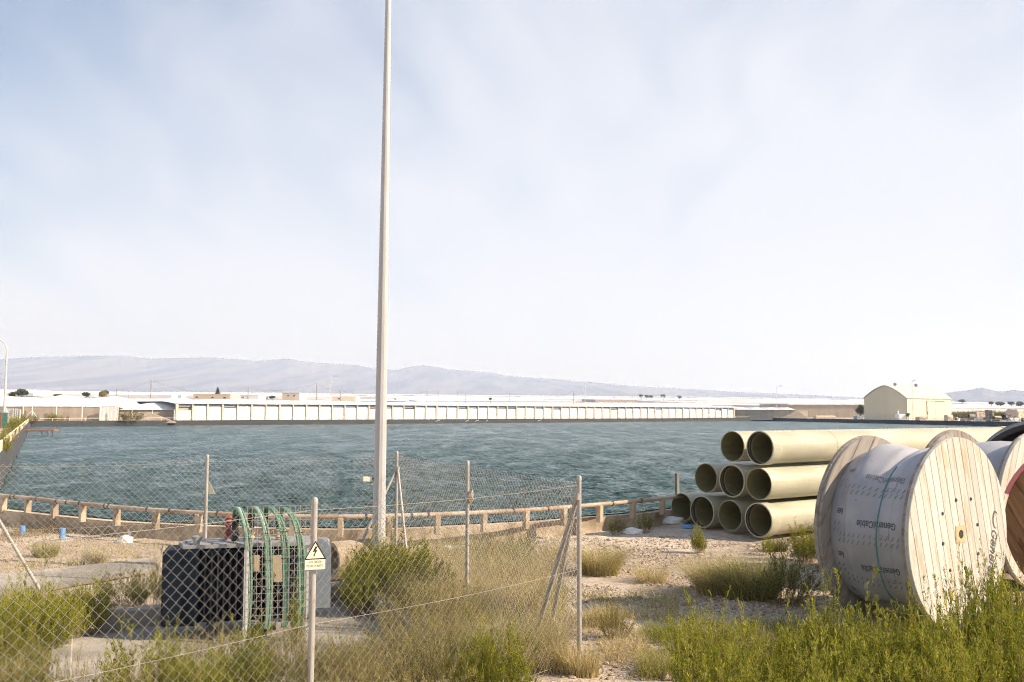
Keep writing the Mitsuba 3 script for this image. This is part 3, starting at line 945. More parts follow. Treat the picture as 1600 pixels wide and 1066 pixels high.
poles = {}
for (px, y, top, w, lab) in ((181, 420, 607.5, 0.55, 'power pole behind the peak of the left greenhouse'), (200.5, 460, 609, 0.4, 'thin power pole right of the palm clump'), (234.8, 300, 593.5, 0.42, 'tall pale power pole behind the small white greenhouse'),
                             (387, 420, 605, 0.4, 'power pole behind the white flat building'), (494.5, 340, 598.5, 0.42, 'power pole left of the far street lamp'), (531.7, 360, 610.5, 0.4, 'short power pole just left of the tall pole'),
                             (667, 560, 610, 0.3, 'first power pole right of the tall pole'), (714, 560, 609.5, 0.3, 'second power pole right of the tall pole'), (727.6, 520, 614, 0.4, 'short stout power pole among the white roofs'),
                             (685, 600, 610, 0.3, 'thin power pole between two others right of the tall pole'), (796, 620, 614.5, 0.3, 'power pole by the brown rise right of the tall pole'), (896, 420, 611, 0.34, 'power pole left of the lamp behind the long greenhouse')):
    poles[px] = power_pole(lab, px, y, top, w)


def wire(label, a, b, sag, r=0.03):
    t = np.linspace(0, 1, 24)
    p = np.asarray(a) + (np.asarray(b) - np.asarray(a)) * t[:, None]
    p[:, 2] -= sag * 4 * t * (1 - t)
    solo('power_line', label, 'power line', tube(p, r, 4), 'dark_metal')


wire('power line rising to the tall pale power pole from the left', poles[181], poles[234.8], 1.0)
wire('power line sagging from the tall pale pole over the tan house', poles[234.8], poles[387], 3.2)
wire('power line from behind the white building to the pole by the lamp', poles[387], poles[494.5], 2.0)
wire('short power line dropping right from the pole by the lamp', poles[494.5], poles[531.7], 0.8)
wire('power line running behind the tall pole', poles[531.7], poles[667], 3.0)
wire('power line between the thin poles right of the tall pole', poles[667], poles[685], 0.8)
wire('power line to the short stout pole among the roofs', poles[714], poles[727.6], 0.4)
wire('long power line over the middle of the plain', poles[796], poles[896], 4.0)

# ------------------------------------------------------------------ tall lamp pole
pb = np.array([*G(590.5, 903, 0)[:2], 0.0])
PO = thing('lamp_pole', 'tall tapering light grey steel pole rising out of the top of the picture', 'pole')
hs = np.array([-0.3, 0.0, 3.0, 6.0, 9.5, 12.5])
lean = np.array([0.0055, 0.0])
put(PO, 'shaft', tube([[pb[0] + lean[0] * h, pb[1], h] for h in hs], np.interp(hs, [0, 9.2, 12.5], [0.112, 0.052, 0.036]), 12), 'pole_paint', smooth=25)
put(PO, 'base_plate', box([pb[0], pb[1], 0.03], [0.42, 0.42, 0.06], 0.3, 0.01), 'galvanised')
bz = W(575, 749, pb[1])[2]
bx = W(574, 749, pb[1] - 0.02)
put(PO, 'marker_box', box([bx[0], bx[1], bx[2]], [0.15, 0.1, 0.085], 0.15, 0.012), 'sign_cream')
put(PO, 'bracket', tube([[bx[0] + 0.05, bx[1], bx[2]], [pb[0] - 0.05, pb[1], bx[2] + 0.02]], 0.012, 6), 'dark_metal')

# ------------------------------------------------------------------ chain-link fence


def mesh_wires(A, B, z0, z1, w=0.0445, dk=0.0435, r=0.0014, seed=0):
    A, B = np.asarray(A, float)[:2], np.asarray(B, float)[:2]
    d = B - A
    L = np.linalg.norm(d)
    d /= L
    nrm = np.array([-d[1], d[0]])
    n = int(L / w)
    w = L / n
    K = int((z1 - z0) / dk)
    i, k = np.meshgrid(np.arange(n), np.arange(K + 1), indexing='ij')
    x = (i + (k + i) % 2) * w
    z = z0 + (z1 - z0) * k / K + 0 * x
    wob = meshkit.fbm(np.stack([x * 0.9 + seed, z * 1.1, 0 * x], -1), 2, seed) - 0.5
    off = 0.07 * wob * np.sin(np.pi * np.clip(x / L, 0, 1)) + 0.003 * np.where((k + i) % 2 == 0, 1, -1)
    zz = z + 0.014 * (meshkit.fbm(np.stack([x * 0.8, z * 0.6, 0 * x + seed], -1), 2, seed + 5) - 0.5)
    P = np.stack([A[0] + d[0] * x + nrm[0] * off, A[1] + d[1] * x + nrm[1] * off, zz], -1)
    p, q = P[:, :-1].reshape(-1, 3), P[:, 1:].reshape(-1, 3)
    e = q - p
    e /= np.linalg.norm(e, axis=1, keepdims=True)
    m = np.array([nrm[0], nrm[1], 0])
    b = np.cross(e, m)
    cs = [m * r + 0 * b, -0.5 * m * r + 0.866 * r * b, -0.5 * m * r - 0.866 * r * b]
    V = np.stack([p + c for c in cs] + [q + c for c in cs], 1)
    base = (np.arange(len(p)) * 6)[:, None]
    F = np.concatenate([base + np.array([f]) for f in ([0, 1, 4], [0, 4, 3], [1, 2, 5], [1, 5, 4], [2, 0, 3], [2, 3, 5])])
    return tri(V.reshape(-1, 3), F)


P2, P3, P4 = np.array([-1.95, 16.4]), np.array([-0.60, 13.25]), np.array([0.715, 10.27])
P5, P6, P7 = np.array([-1.56, 7.62]), np.array([-3.80, 4.98]), np.array([-6.1, 2.3])
P1, P0 = np.array([-4.68, 14.85]), np.array([-7.35, 13.3])
PH = 2.0


def fence_post(f, p, h=PH, r=0.026, lean=(0, 0)):
    z = ground_z(*p)
    k = put(f, 'post', tube([[p[0], p[1], z - 0.3], [p[0] + lean[0], p[1] + lean[1], h]], r, 12), 'galvanised', smooth=40)
    put(k, 'cap', moved(lathe([(r * 1.12, -0.03), (r * 1.12, 0.0), (r * 0.8, 0.018), (0.0, 0.024)], 12), frame([p[0] + lean[0], p[1] + lean[1], h], [1, 0, 0], [0, 1, 0], [0, 0, 1])), 'galvanised', smooth=40)


def strut(f, top, foot, r=0.024):
    put(f, 'strut', tube([top, [foot[0], foot[1], ground_z(*foot) - 0.1]], r, 10), 'galvanised', smooth=40)
    put(f, 'strut_clamp', tube([np.asarray(top) + [0, 0, 0.035], np.asarray(top) - [0, 0, 0.035]], 0.036, 10), 'galvanised', smooth=40)


def run(f, pts, seed, z1=1.95):
    ms = [mesh_wires(pts[i], pts[i + 1], 0.05, z1, seed=seed + i) for i in range(len(pts) - 1)]
    put(f, 'wire_mesh', cat(ms), 'wire_zinc')
    for z in (0.12, 1.04, z1 - 0.03):
        line = []
        for i in range(len(pts) - 1):
            for t in np.linspace(0, 1, 9)[:-1 if i < len(pts) - 2 else None]:
                q = pts[i] + (pts[i + 1] - pts[i]) * t
                line.append([q[0], q[1], z - 0.03 * math.sin(math.pi * t)])
        put(f, 'tension_wire', tube(line, 0.0019, 5), 'wire_zinc', smooth=40)


F1 = thing('chain_link_fence', 'chain-link fence run on the water side behind the transformer', 'fence')
for p in (P0, P1, P2):
    fence_post(F1, p)
run(F1, [P0, P1, P2], 3)
u21 = (P1 - P2) / np.linalg.norm(P1 - P2)
strut(F1, [P2[0], P2[1], 1.72], P2 + u21 * 1.05 + [0.12, -0.3])
u01 = (P1 - P0) / np.linalg.norm(P1 - P0)
strut(F1, [P0[0], P0[1], 1.7], P0 + u01 * 1.0)
strut(F1, [P0[0], P0[1], 1.7], P0 + np.array([0.2, -1.0]))

F2 = thing('chain_link_fence', 'chain-link fence run from the far corner post to the near right corner post', 'fence')
fence_post(F2, P3, lean=(-0.005, 0))
run(F2, [P2, P3, P4], 11)
u23 = (P3 - P2) / np.linalg.norm(P3 - P2)
strut(F2, [P2[0] + 0.02, P2[1] - 0.03, 1.72], P2 + u23 * 0.85)

F3 = thing('chain_link_fence', 'chain-link fence run nearest the camera across the lower left', 'fence')
fence_post(F3, P4, r=0.0245)
fence_post(F3, P5, r=0.0245, lean=(0.012, 0))
fence_post(F3, P6)
run(F3, [P4, P5, P6, P7], 23)
u43 = (P3 - P4) / np.linalg.norm(P3 - P4)
u45 = (P5 - P4) / np.linalg.norm(P5 - P4)
strut(F3, [P4[0] - 0.02, P4[1], 1.80], P4 + u43 * 1.2, 0.026)
strut(F3, [P4[0] - 0.02, P4[1] + 0.03, 1.84], P4 + np.array([-0.28, 1.45]), 0.026)

# a dark rag knotted on the middle post
rp = W(735.5, 776, P3[1] - 0.05)
m = trimesh.creation.icosphere(3)
v = np.asarray(m.vertices) * [0.035, 0.03, 0.105]
v += (meshkit.fbm(v * 26, 3, 4)[:, None] - 0.5) * 0.055 * np.array([1, 1, 0.6])
v[:, 0] *= np.interp(v[:, 2], [-0.1, 0, 0.1], [1.15, 1.0, 0.35])
v[:, 0] += np.interp(v[:, 2], [-0.1, 0.1], [-0.004, 0.022])
solo('rag', 'dark brown rag tied round the middle fence post', 'rag', tri(v + rp, m.faces), 'rail_pipe', smooth=True)

# ------------------------------------------------------------------ warning signs


def warning_sign(key, centre, facing, size=0.26, text=True):
    q = size / 0.185
    """Triangle with a bolt above a lettered plate; facing: unit vector (x, y)."""
    n = np.array([facing[0], facing[1], 0.0])
    ex = np.cross([0, 0, 1.0], n)
    Mx = frame(centre, ex, [0, 0, 1], n)
    s = size / 2
    h = size * 0.84
    t = sg.Polygon([(-s, 0), (s, 0), (0, h)]).buffer(0.006)
    put(key, 'triangle', moved(extrude(t, 0.003), Mx), 'sign_cream')
    rim = t.difference(t.buffer(-0.0085))
    m = extrude(rim, 0.0016); m.vertices = np.asarray(m.vertices) + [0, 0, 0.0035]
    put(key, 'border', moved(m, Mx), 'sign_ink')
    if text:
        k = h / 0.218
        bolt = sg.Polygon([(0.012 * k, 0.150 * k), (0.040 * k, 0.150 * k), (0.012 * k, 0.098 * k), (0.038 * k, 0.104 * k), (0.000 * k, 0.040 * k), (0.010 * k, 0.043 * k), (-0.006 * k, 0.018 * k), (-0.018 * k, 0.044 * k), (-0.008 * k, 0.042 * k), (0.006 * k, 0.085 * k), (-0.026 * k, 0.079 * k)])
        m = extrude(bolt, 0.0016); m.vertices = np.asarray(m.vertices) + [-0.006, 0.006, 0.0035]
        put(key, 'bolt_mark', moved(m, Mx), 'sign_ink')
        put(key, 'text_plate', moved(box([0, -0.052 * q, 0.0015], [size * 1.02, 0.098 * q, 0.003]), Mx), 'sign_cream')
        for i, line in enumerate(('ALTA TENSION', 'PELIGRO DE MUERTE')):
            tm = meshkit.text_mesh(line, 0.021 * q, 0.0012)
            v = np.asarray(tm.vertices)
            wid = v[:, 0].max() - v[:, 0].min()
            tgt = size * (0.62 if i == 0 else 0.86)
            v = v * [tgt / wid, 1, 1]
            v = v - [(v[:, 0].max() + v[:, 0].min()) / 2, 0, 0] + [0, (-0.04 - 0.037 * i) * q, 0.0034]
            put(key, 'lettering', moved(tri(v, tm.faces), Mx), 'ink_grey')


to_cam = lambda p: -np.asarray(p[:2]) / np.linalg.norm(p[:2])
WS = thing('warning_sign', 'cream triangular lightning-bolt sign with a lettered plate on the near fence post', 'warning sign')
wc = W(492.5, 873, P5[1] - 0.05)
warning_sign(WS, [wc[0], wc[1], wc[2]], (to_cam(wc) + np.array([0.15, 0.0])) / np.linalg.norm(to_cam(wc) + np.array([0.15, 0.0])), 0.152)
WS2 = thing('warning_sign', 'blank back of a small triangular sign on the water-side fence post', 'warning sign')
wc = W(326.5, 771.5, P1[1] + 0.06)
warning_sign(WS2, [wc[0], wc[1], wc[2]], (0.25, 0.97), 0.21, text=False)

# ------------------------------------------------------------------ transformer on its pad


def kerb(label, a, b, h=KERB_Z, w=0.2):
    k = thing('kerb_wall', label, 'kerb')
    z0 = PIT_Z - 0.15
    put(k, 'body', beam([a[0], a[1], (h + z0) / 2], [b[0], b[1], (h + z0) / 2], w, h - z0, 0.015), 'concrete_grey')
    return k


kerb('low concrete kerb along the back of the transformer pad', PA, PB)
kerb('low concrete kerb down the right side of the transformer pad', PB, PC, KERB_Z + 0.004, 0.22)
kerb('low concrete kerb down the left side of the transformer pad, its end in the sun', PA, PD, KERB_Z + 0.006, 0.22)
kerb('low concrete kerb along the front of the transformer pad', PD, PC, KERB_Z - 0.03, 0.2)
structure('pad', moved(extrude(PIT.buffer(-0.05), 0.14), frame([0, 0, PIT_Z - 0.14], [1, 0, 0], [0, 1, 0], [0, 0, 1])), 'concrete_grey', label='stained concrete pad under the transformer')

TR = thing('transformer', 'dark navy oil transformer with cooling fins behind the near fence', 'transformer')
TO = np.array([*G(249, 986, 0.0)[:2], 0.0])
tf = np.array([0.972, 0.235, 0.0]); tf /= np.linalg.norm(tf)
tb = np.array([-tf[1], tf[0], 0.0])
TM = frame(TO, tf * 0.95, tb, [0, 0, 0.98])
L_ = lambda m: moved(m, TM)
pt_ = lambda u, v, z: TO + tf * u + tb * v + np.array([0, 0, z])
put(TR, 'tank', L_(box([1.08, 0.46, 0.50], [1.30, 0.44, 0.94], 0, 0.012)), 'navy_paint')
put(TR, 'side_radiator', L_(box([0.235, 0.34, 0.50], [0.47, 0.54, 0.96], 0, 0.03)), 'navy_paint')
put(TR, 'side_panel', L_(box([0.235, 0.045, 0.515], [0.44, 0.05, 0.93], 0, 0.018)), 'navy_paint')
for i in range(15):
    put(TR, 'fin', L_(box([0.545 + i * 0.079, 0.125, 0.505], [0.016, 0.23, 0.84], 0, 0.004)), 'fin_paint')
put(TR, 'fin_header', L_(box([1.10, 0.17, 0.93], [1.22, 0.10, 0.045], 0, 0.01)), 'navy_paint')
put(TR, 'fin_header', L_(box([1.10, 0.17, 0.10], [1.22, 0.10, 0.045], 0, 0.01)), 'navy_paint')
cov = sg.Polygon([(0.25, 0.12), (1.82, 0.12), (1.98, 0.3), (1.98, 0.78), (0.30, 0.78), (0.16, 0.5)])
m = plank_slab(cov, 0.985, 1.03, 0.008)
put(TR, 'cover', L_(m), 'grey_paint')
for (u, v) in [(0.35, 0.17), (0.62, 0.16), (0.9, 0.16), (1.2, 0.16), (1.5, 0.16), (1.75, 0.16), (0.26, 0.42), (1.92, 0.5)]:
    put(TR, 'cover_bolt', L_(moved(lathe([(0.0, 0.02), (0.016, 0.018), (0.018, 0.0)], 8), frame([u, v, 1.03], [1, 0, 0], [0, 1, 0], [0, 0, 1]))), 'dark_metal')
put(TR, 'filler_cap', L_(moved(lathe([(0.05, 0.0), (0.05, 0.05), (0.075, 0.055), (0.075, 0.10), (0.05, 0.115), (0.0, 0.118)], 20), frame([0.42, 0.22, 1.03], [1, 0, 0], [0, 1, 0], [0, 0, 1]))), 'grey_paint', smooth=40)
put(TR, 'rear_radiator', L_(box([1.98, 0.86, 0.51], [0.42, 0.22, 0.94], 0, 0.03)), 'blue_grey_paint')
put(TR, 'rear_panel', L_(moved(plank_slab(sg.Polygon([(1.76, 0.04), (2.21, 0.04), (2.21, 0.88), (2.08, 0.99), (1.9, 1.02), (1.76, 1.0)]), 0, 0.03, 0.008), frame([0, 0.745, 0], [1, 0, 0], [0, 0, 1], [0, -1, 0]))), 'blue_grey_paint')
put(TR, 'name_plate', L_(box([1.16, -0.005, 0.80], [0.15, 0.012, 0.20])), 'tan_ceramic')
put(TR, 'name_plate', L_(box([1.48, -0.005, 0.72], [0.17, 0.012, 0.34])), 'tan_ceramic')
put(TR, 'caution_mark', L_(moved(extrude(sg.Polygon([(-0.025, 0), (0.025, 0), (0, 0.045)]), 0.002), frame([1.43, -0.013, 0.63], [1, 0, 0], [0, 0, 1], [0, -1, 0]))), 'rust_orange')
for i, u in enumerate((0.62, 1.3)):
    put(TR, 'skid', L_(box([u, 0.42, -0.055], [0.1, 0.84, 0.165])), 'dark_metal')


def insulator(u, v, h, r, mat, sheds):
    pr = [(r * 0.9, 0.0)]
    for s_ in range(sheds):
        z0_, z1_ = h * s_ / sheds, h * (s_ + 1) / sheds
        pr += [(r * 0.62, z0_ + (z1_ - z0_) * 0.15), (r, z0_ + (z1_ - z0_) * 0.45), (r * 0.98, z0_ + (z1_ - z0_) * 0.62), (r * 0.62, z1_)]
    pr += [(0.0, h + 0.01)]
    return L_(moved(lathe(pr, 20), frame([u, v, 1.05], [1, 0, 0], [0, 1, 0], [0, 0, 1])))


put(TR, 'bushing', insulator(0.80, 0.55, 0.30, 0.052, 'red', 6), 'red_ceramic', smooth=35, label='red ribbed porcelain bushing')
k = 0
bus = [(0.90, 0.30, 0.15), (1.10, 0.42, 0.15), (1.29, 0.46, 0.15), (1.48, 0.46, 0.13)]
for (u, v, h) in bus:
    put(TR, 'bushing', insulator(u, v, h, 0.06, 'tan', 3), 'tan_ceramic' if k else 'dark_metal', smooth=35)
    put(TR, 'bushing_boot', L_(tube([[u, v, 1.05 + h], [u, v, 1.05 + h + 0.12], [u, v - 0.06, 1.05 + h + 0.16]], [0.045, 0.05, 0.04], 10)), 'black_rubber', smooth=40)
    k += 1
put(TR, 'bushing_flange', L_(moved(lathe([(0.085, 0), (0.085, 0.02), (0.0, 0.021)], 16), frame([0.80, 0.55, 1.03], [1, 0, 0], [0, 1, 0], [0, 0, 1]))), 'grey_paint')

# green cables arching from the bushings down the front
cab_lab = ['leftmost green cable bundle arching down the front of the transformer', 'second green cable bundle from the left on the transformer',
           'third green cable bundle from the left on the transformer', 'rightmost green cable bundle on the transformer']
tops = [(1.03, -0.2), (1.30, -0.1), (1.56, 0.0), (1.80, 0.1)]
ends = [(1.10, -0.24), (1.35, -0.24), (1.57, -0.24), (1.77, -0.22)]
for i in range(4):
    kc = thing('cable_bundle', cab_lab[i], 'cable', 'green cable bundles on the transformer')
    u0, v0, h0 = bus[i]
    zt_ = 1.05 + h0 + 0.16
    ue, ve = ends[i]
    du = ue - u0
    ctrl = np.array([[u0, v0, zt_ - 0.02], [u0 + 0.06 * du, v0 - 0.12, zt_ + 0.10], [u0 + 0.40 * du, v0 - 0.38, zt_ + 0.10], [u0 + 0.80 * du, ve + 0.04, zt_ - 0.09],
                     [ue - 0.012, ve, zt_ - 0.30], [ue, ve, 0.80], [ue + 0.01, ve, 0.45], [ue - 0.005, ve, 0.02]])
    cs_ = CubicSpline(np.r_[0, np.cumsum(np.linalg.norm(np.diff(ctrl, axis=0), axis=1))], ctrl)
    q_ = cs_(np.linspace(0, cs_.x[-1], 40))
    for j, (a_, r_, mt) in enumerate(((-0.026, 0.018, 'cable_green'), (0.004, 0.020, 'cable_pale' if i < 2 else 'cable_green'), (0.031, 0.017, 'cable_green'))):
        off = np.array([a_, 0.012 * (j == 1), 0.0])
        put(kc, 'cable', L_(tube(q_ + off + 0.006 * np.sin(np.linspace(0, 9, 40) + j)[:, None] * [1, 0, 0], r_, 10)), mt, smooth=40)
    for tt_ in (0.42, 0.58, 0.76):
        c_ = cs_(cs_.x[-1] * tt_)
        t_ = cs_(cs_.x[-1] * tt_, 1); t_ /= np.linalg.norm(t_)
        ring = [c_ + np.array([0.058 * math.cos(a), 0, 0]) + np.cross(t_, [1, 0, 0]) * 0.032 * math.sin(a) for a in np.linspace(0, 2 * np.pi, 17)]
        put(kc, 'cable_tie', L_(tube(ring, 0.004, 5, caps=False)), 'black_rubber')

# welded guard in front of the cables
CG = thing('cable_guard', 'welded wire cable guard between two flat steel posts before the transformer', 'guard panel')
gl, gr_, gv = 1.075, 1.86, -0.36
for u in (gl, gr_):
    put(CG, 'post', L_(box([u, gv, 0.44], [0.055, 0.03, 1.16], 0, 0.004)), 'bright_steel')
ms = []
for u in np.linspace(gl, gr_ + 0.02, 13):
    ms.append(tube([[u, gv - 0.02, 0.1], [u, gv - 0.02, 1.56]], 0.0032, 5))
for z in np.linspace(0.12, 1.56, 17):
    ms.append(tube([[gl - 0.02, gv - 0.026, z], [gr_ + 0.05, gv - 0.026, z]], 0.0032, 5))
put(CG, 'welded_mesh', L_(cat(ms)), 'wire_zinc')

# concrete pipe lying behind the transformer
CP = thing('concrete_pipe', 'short wide concrete pipe lying behind the transformer by the pole', 'pipe')
q0 = W(518, 878, 15.6)
ax = np.array([0.80, 0.60, 0]); ax /= np.linalg.norm(ax)
ay = np.array([-ax[1], ax[0], 0])
put(CP, 'barrel', moved(lathe([(0.29, 0), (0.30, 0.04), (0.30, 0.55), (0.31, 0.56), (0.31, 0.75), (0.25, 0.75), (0.24, 0.0)], 36, closed=True), frame([q0[0], q0[1], 0.30], ay, [0, 0, 1], ax)), 'concrete_tan', smooth=35)

# ------------------------------------------------------------------ stacked pipes
TH = 0.932
pa = np.array([math.sin(TH), math.cos(TH), 0.0])
pr_ = np.array([-math.cos(TH), math.sin(TH), 0.0])
RS, RB, SPC, Z0, DZ = 0.338, 0.366, 0.935, 0.418, 0.757
PX, PY = 5.418, 20.649
plist = [  # row, column, bell in front, offset along the axis, label
    (0, 0, 1, -0.259, 'cream pipe nearest the drum in the bottom row of the stack, grooved socket facing out'),
    (0, 1, 0, -0.062, 'second cream pipe from the right in the bottom row, plain end facing out'),
    (0, 2, 1, 0.067, 'third cream pipe from the right in the bottom row, grooved socket facing out'),
    (0, 3, 0, 0.389, 'leftmost cream pipe of the bottom row, partly hidden and set back'),
    (1, 0, 0, -0.227, 'rightmost cream pipe of the middle row, plain end facing out'),
    (1, 1, 1, 0.010, 'middle cream pipe of the middle row with a grooved socket'),
    (1, 2, 0, 0.210, 'leftmost cream pipe of the middle row, plain end facing out'),
    (2, 0, 1, -0.173, 'right cream pipe of the top row, grooved socket facing out'),
    (2, 1, 0, 0.047, 'left cream pipe of the top row, plain end facing out'),
]
PL = 12.0


def lathe_uv(prof, n=64):
    prof = np.asarray(prof, float)
    ang = np.linspace(0, 2 * np.pi, n + 1)
    Pm = np.stack([prof[:, None, 0] * np.cos(ang), prof[:, None, 0] * np.sin(ang), np.broadcast_to(prof[:, None, 1], (len(prof), n + 1))], -1)
    uv = np.stack([np.broadcast_to(prof[:, None, 1], (len(prof), n + 1)), np.broadcast_to(ang[None], (len(prof), n + 1))], -1)
    return grid(Pm), uv.reshape(-1, 2)


for (row, col, bell, off, lab) in plist:
    k = thing('stacked_pipe', lab, 'pipe', 'cream pipes stacked by the water')
    c = np.array([PX, PY, Z0 + DZ * row]) + pr_ * SPC * col + pa * off
    FR = frame(c, pr_, [0, 0, 1], pa)
    FR2 = frame(c, pr_, [0, 0, 1], pa)
    th_ = 0.016
    start = 0.13 if bell else 0.0
    zs = [start] + list(np.linspace(start + 0.02, PL - 0.02, 26)) + [PL]
    m, uv = lathe_uv([(RS - th_, start)] + [(RS, z) for z in zs[1:-1]] + [(RS, PL)])
    put(k, 'barrel', moved(m, FR), 'pipe_cream', smooth=True, uv=uv)
    m = lathe([(RS - th_, start), (RS - th_, PL)], 56)
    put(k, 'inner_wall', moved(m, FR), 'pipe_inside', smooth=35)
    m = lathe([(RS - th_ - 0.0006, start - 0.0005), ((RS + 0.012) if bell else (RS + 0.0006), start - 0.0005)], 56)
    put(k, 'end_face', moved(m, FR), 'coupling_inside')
    b0 = 0.0 if bell else PL - 0.17
    m, uv = lathe_uv([(RS + 0.001, b0), (RB - 0.006, b0), (RB, b0 + 0.008), (RB, b0 + 0.24), (RB - 0.012, b0 + 0.30), (RS + 0.001, b0 + 0.33)])
    put(k, 'coupling', moved(m, FR), 'pipe_cream', smooth=True, uv=uv)
    m = lathe([((RS + 0.012) if bell else (RS - 0.010), b0), (RB - 0.003, b0 + 0.0005)], 56)
    put(k, 'coupling_rim', moved(m, FR), 'coupling_inside')
    if bell:
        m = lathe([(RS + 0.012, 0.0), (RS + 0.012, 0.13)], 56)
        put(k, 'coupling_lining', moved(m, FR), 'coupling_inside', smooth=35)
        for zg, wg in ((0.022, 0.022), (0.088, 0.026)):
            m = lathe([(RS + 0.012, zg), (RS - 0.010, zg + 0.003), (RS - 0.010, zg + wg - 0.003), (RS + 0.012, zg + wg)], 56)
            put(k, 'gasket', moved(m, FR), 'gasket', smooth=20)
    if row == 2:
        an_ = 3.5
        sv = [[(RS - th_ - 0.003) * math.cos(an_ + da), (RS - th_ - 0.003) * math.sin(an_ + da), start + 0.16 + dz_] for da in (-0.09, 0.0, 0.09) for dz_ in (0, 0.09)]
        put(k, 'sticker', moved(tri(sv, [[0, 1, 3], [0, 3, 2], [2, 3, 5], [2, 5, 4]]), FR), 'plastic_white')
    for zr in ((2.28 if col == 0 else 2.05), 11.2 if row == 2 else 9.0):
        m = lathe([(RS + 0.001, zr - 0.008), (RS + 0.0035, zr - 0.005), (RS + 0.0035, zr + 0.005), (RS + 0.001, zr + 0.008)], 56)
        put(k, 'seam_ring', moved(m, FR), 'pipe_inside', smooth=20)

# timber bearers between the rows
for row, (ncol, lab) in enumerate(((4, 'timber bearers under the bottom row of pipes'), (3, 'timber bearer between the bottom and middle rows of pipes'), (2, 'timber bearer between the middle and top rows, its end jutting out'))):
    for q, s_ in enumerate((2.45, 8.5)):
        k = thing('timber_bearer', lab + (' near the coupled ends' if q == 0 else ' toward the far ends'), 'timber')
        zc = Z0 + DZ * row - RS - 0.036
        a = np.array([PX, PY, zc]) + pa * s_ - pr_ * (RS + 0.13)
        b = a + pr_ * (SPC * (ncol - 1) + 2 * RS + 0.3)
        hgt = 0.062 if row else 0.07
        m = beam(a, b, 0.11, hgt, 0.006)
        scene[k] = mikit.ply(m, 'wood_pale', uv=np.column_stack([np.asarray(m.vertices) @ pr_, np.asarray(m.vertices)[:, 2] * 0.0 + 0.3]))
        kw_ = beam(a + pr_ * 0.02 + np.array([0, 0, hgt / 2 + 0.03]), a + pr_ * 0.12 + np.array([0, 0, hgt / 2 + 0.05]), 0.11, 0.075, 0.006)
        put(k, 'wedge', kw_, 'wood_pale', uv=np.column_stack([np.asarray(kw_.vertices) @ pr_, np.asarray(kw_.vertices)[:, 2] * 0 + 0.3]))
sp = np.array([PX, PY, 0]) + pa * 2.16 - pr_ * (RB + 0.02)
solo('strap', 'thin steel strap hanging down the side of the pipe stack', 'strap', tube([[sp[0], sp[1], 1.95], [sp[0], sp[1], 1.05]], 0.006, 6), 'wire_zinc')

# ------------------------------------------------------------------ cable drums


def disc_planks(R, width, gap, angle, seed, hole=0.0):
    rng = np.random.default_rng(seed)
    disc = sg.Point(0, 0).buffer(R, 72)
    x = -R
    out = []
    while x < R - 0.02:
        w = width * rng.uniform(0.93, 1.07)
        if x + w > R - 0.05:
            w = R - x + 0.01
        r = sg.box(x, -R - 0.1, x + w - gap, R + 0.1)
        g = disc.intersection(r)
        if hole:
            g = g.difference(sg.Point(0, 0).buffer(hole, 24))
        for gg in (g.geoms if hasattr(g, 'geoms') else [g]):
            if gg.area > 0.002:
                out.append((gg, len(out)))
        x += w
    return out


def plank_part(parent, poly, num, z0, z1, angle, FR, mat, bevel=0.006, jit=0.0):
    m = plank_slab(poly, z0, z1 + jit, bevel)
    v = np.asarray(m.vertices).copy()
    # unweld so that flat faces keep their edges
    f = np.asarray(m.faces)
    v = v[f.ravel()]
    f = np.arange(len(v)).reshape(-1, 3)
    uv = np.column_stack([v[:, 1], num + 0.1 + 0.8 * np.clip((v[:, 0] - poly.bounds[0]) / (poly.bounds[2] - poly.bounds[0]), 0, 1)])
    ca, sa = math.cos(angle), math.sin(angle)
    v = np.column_stack([v[:, 0] * ca - v[:, 1] * sa, v[:, 0] * sa + v[:, 1] * ca, v[:, 2]])
    put(parent, 'plank', moved(tri(v, f), FR), mat, uv=uv)


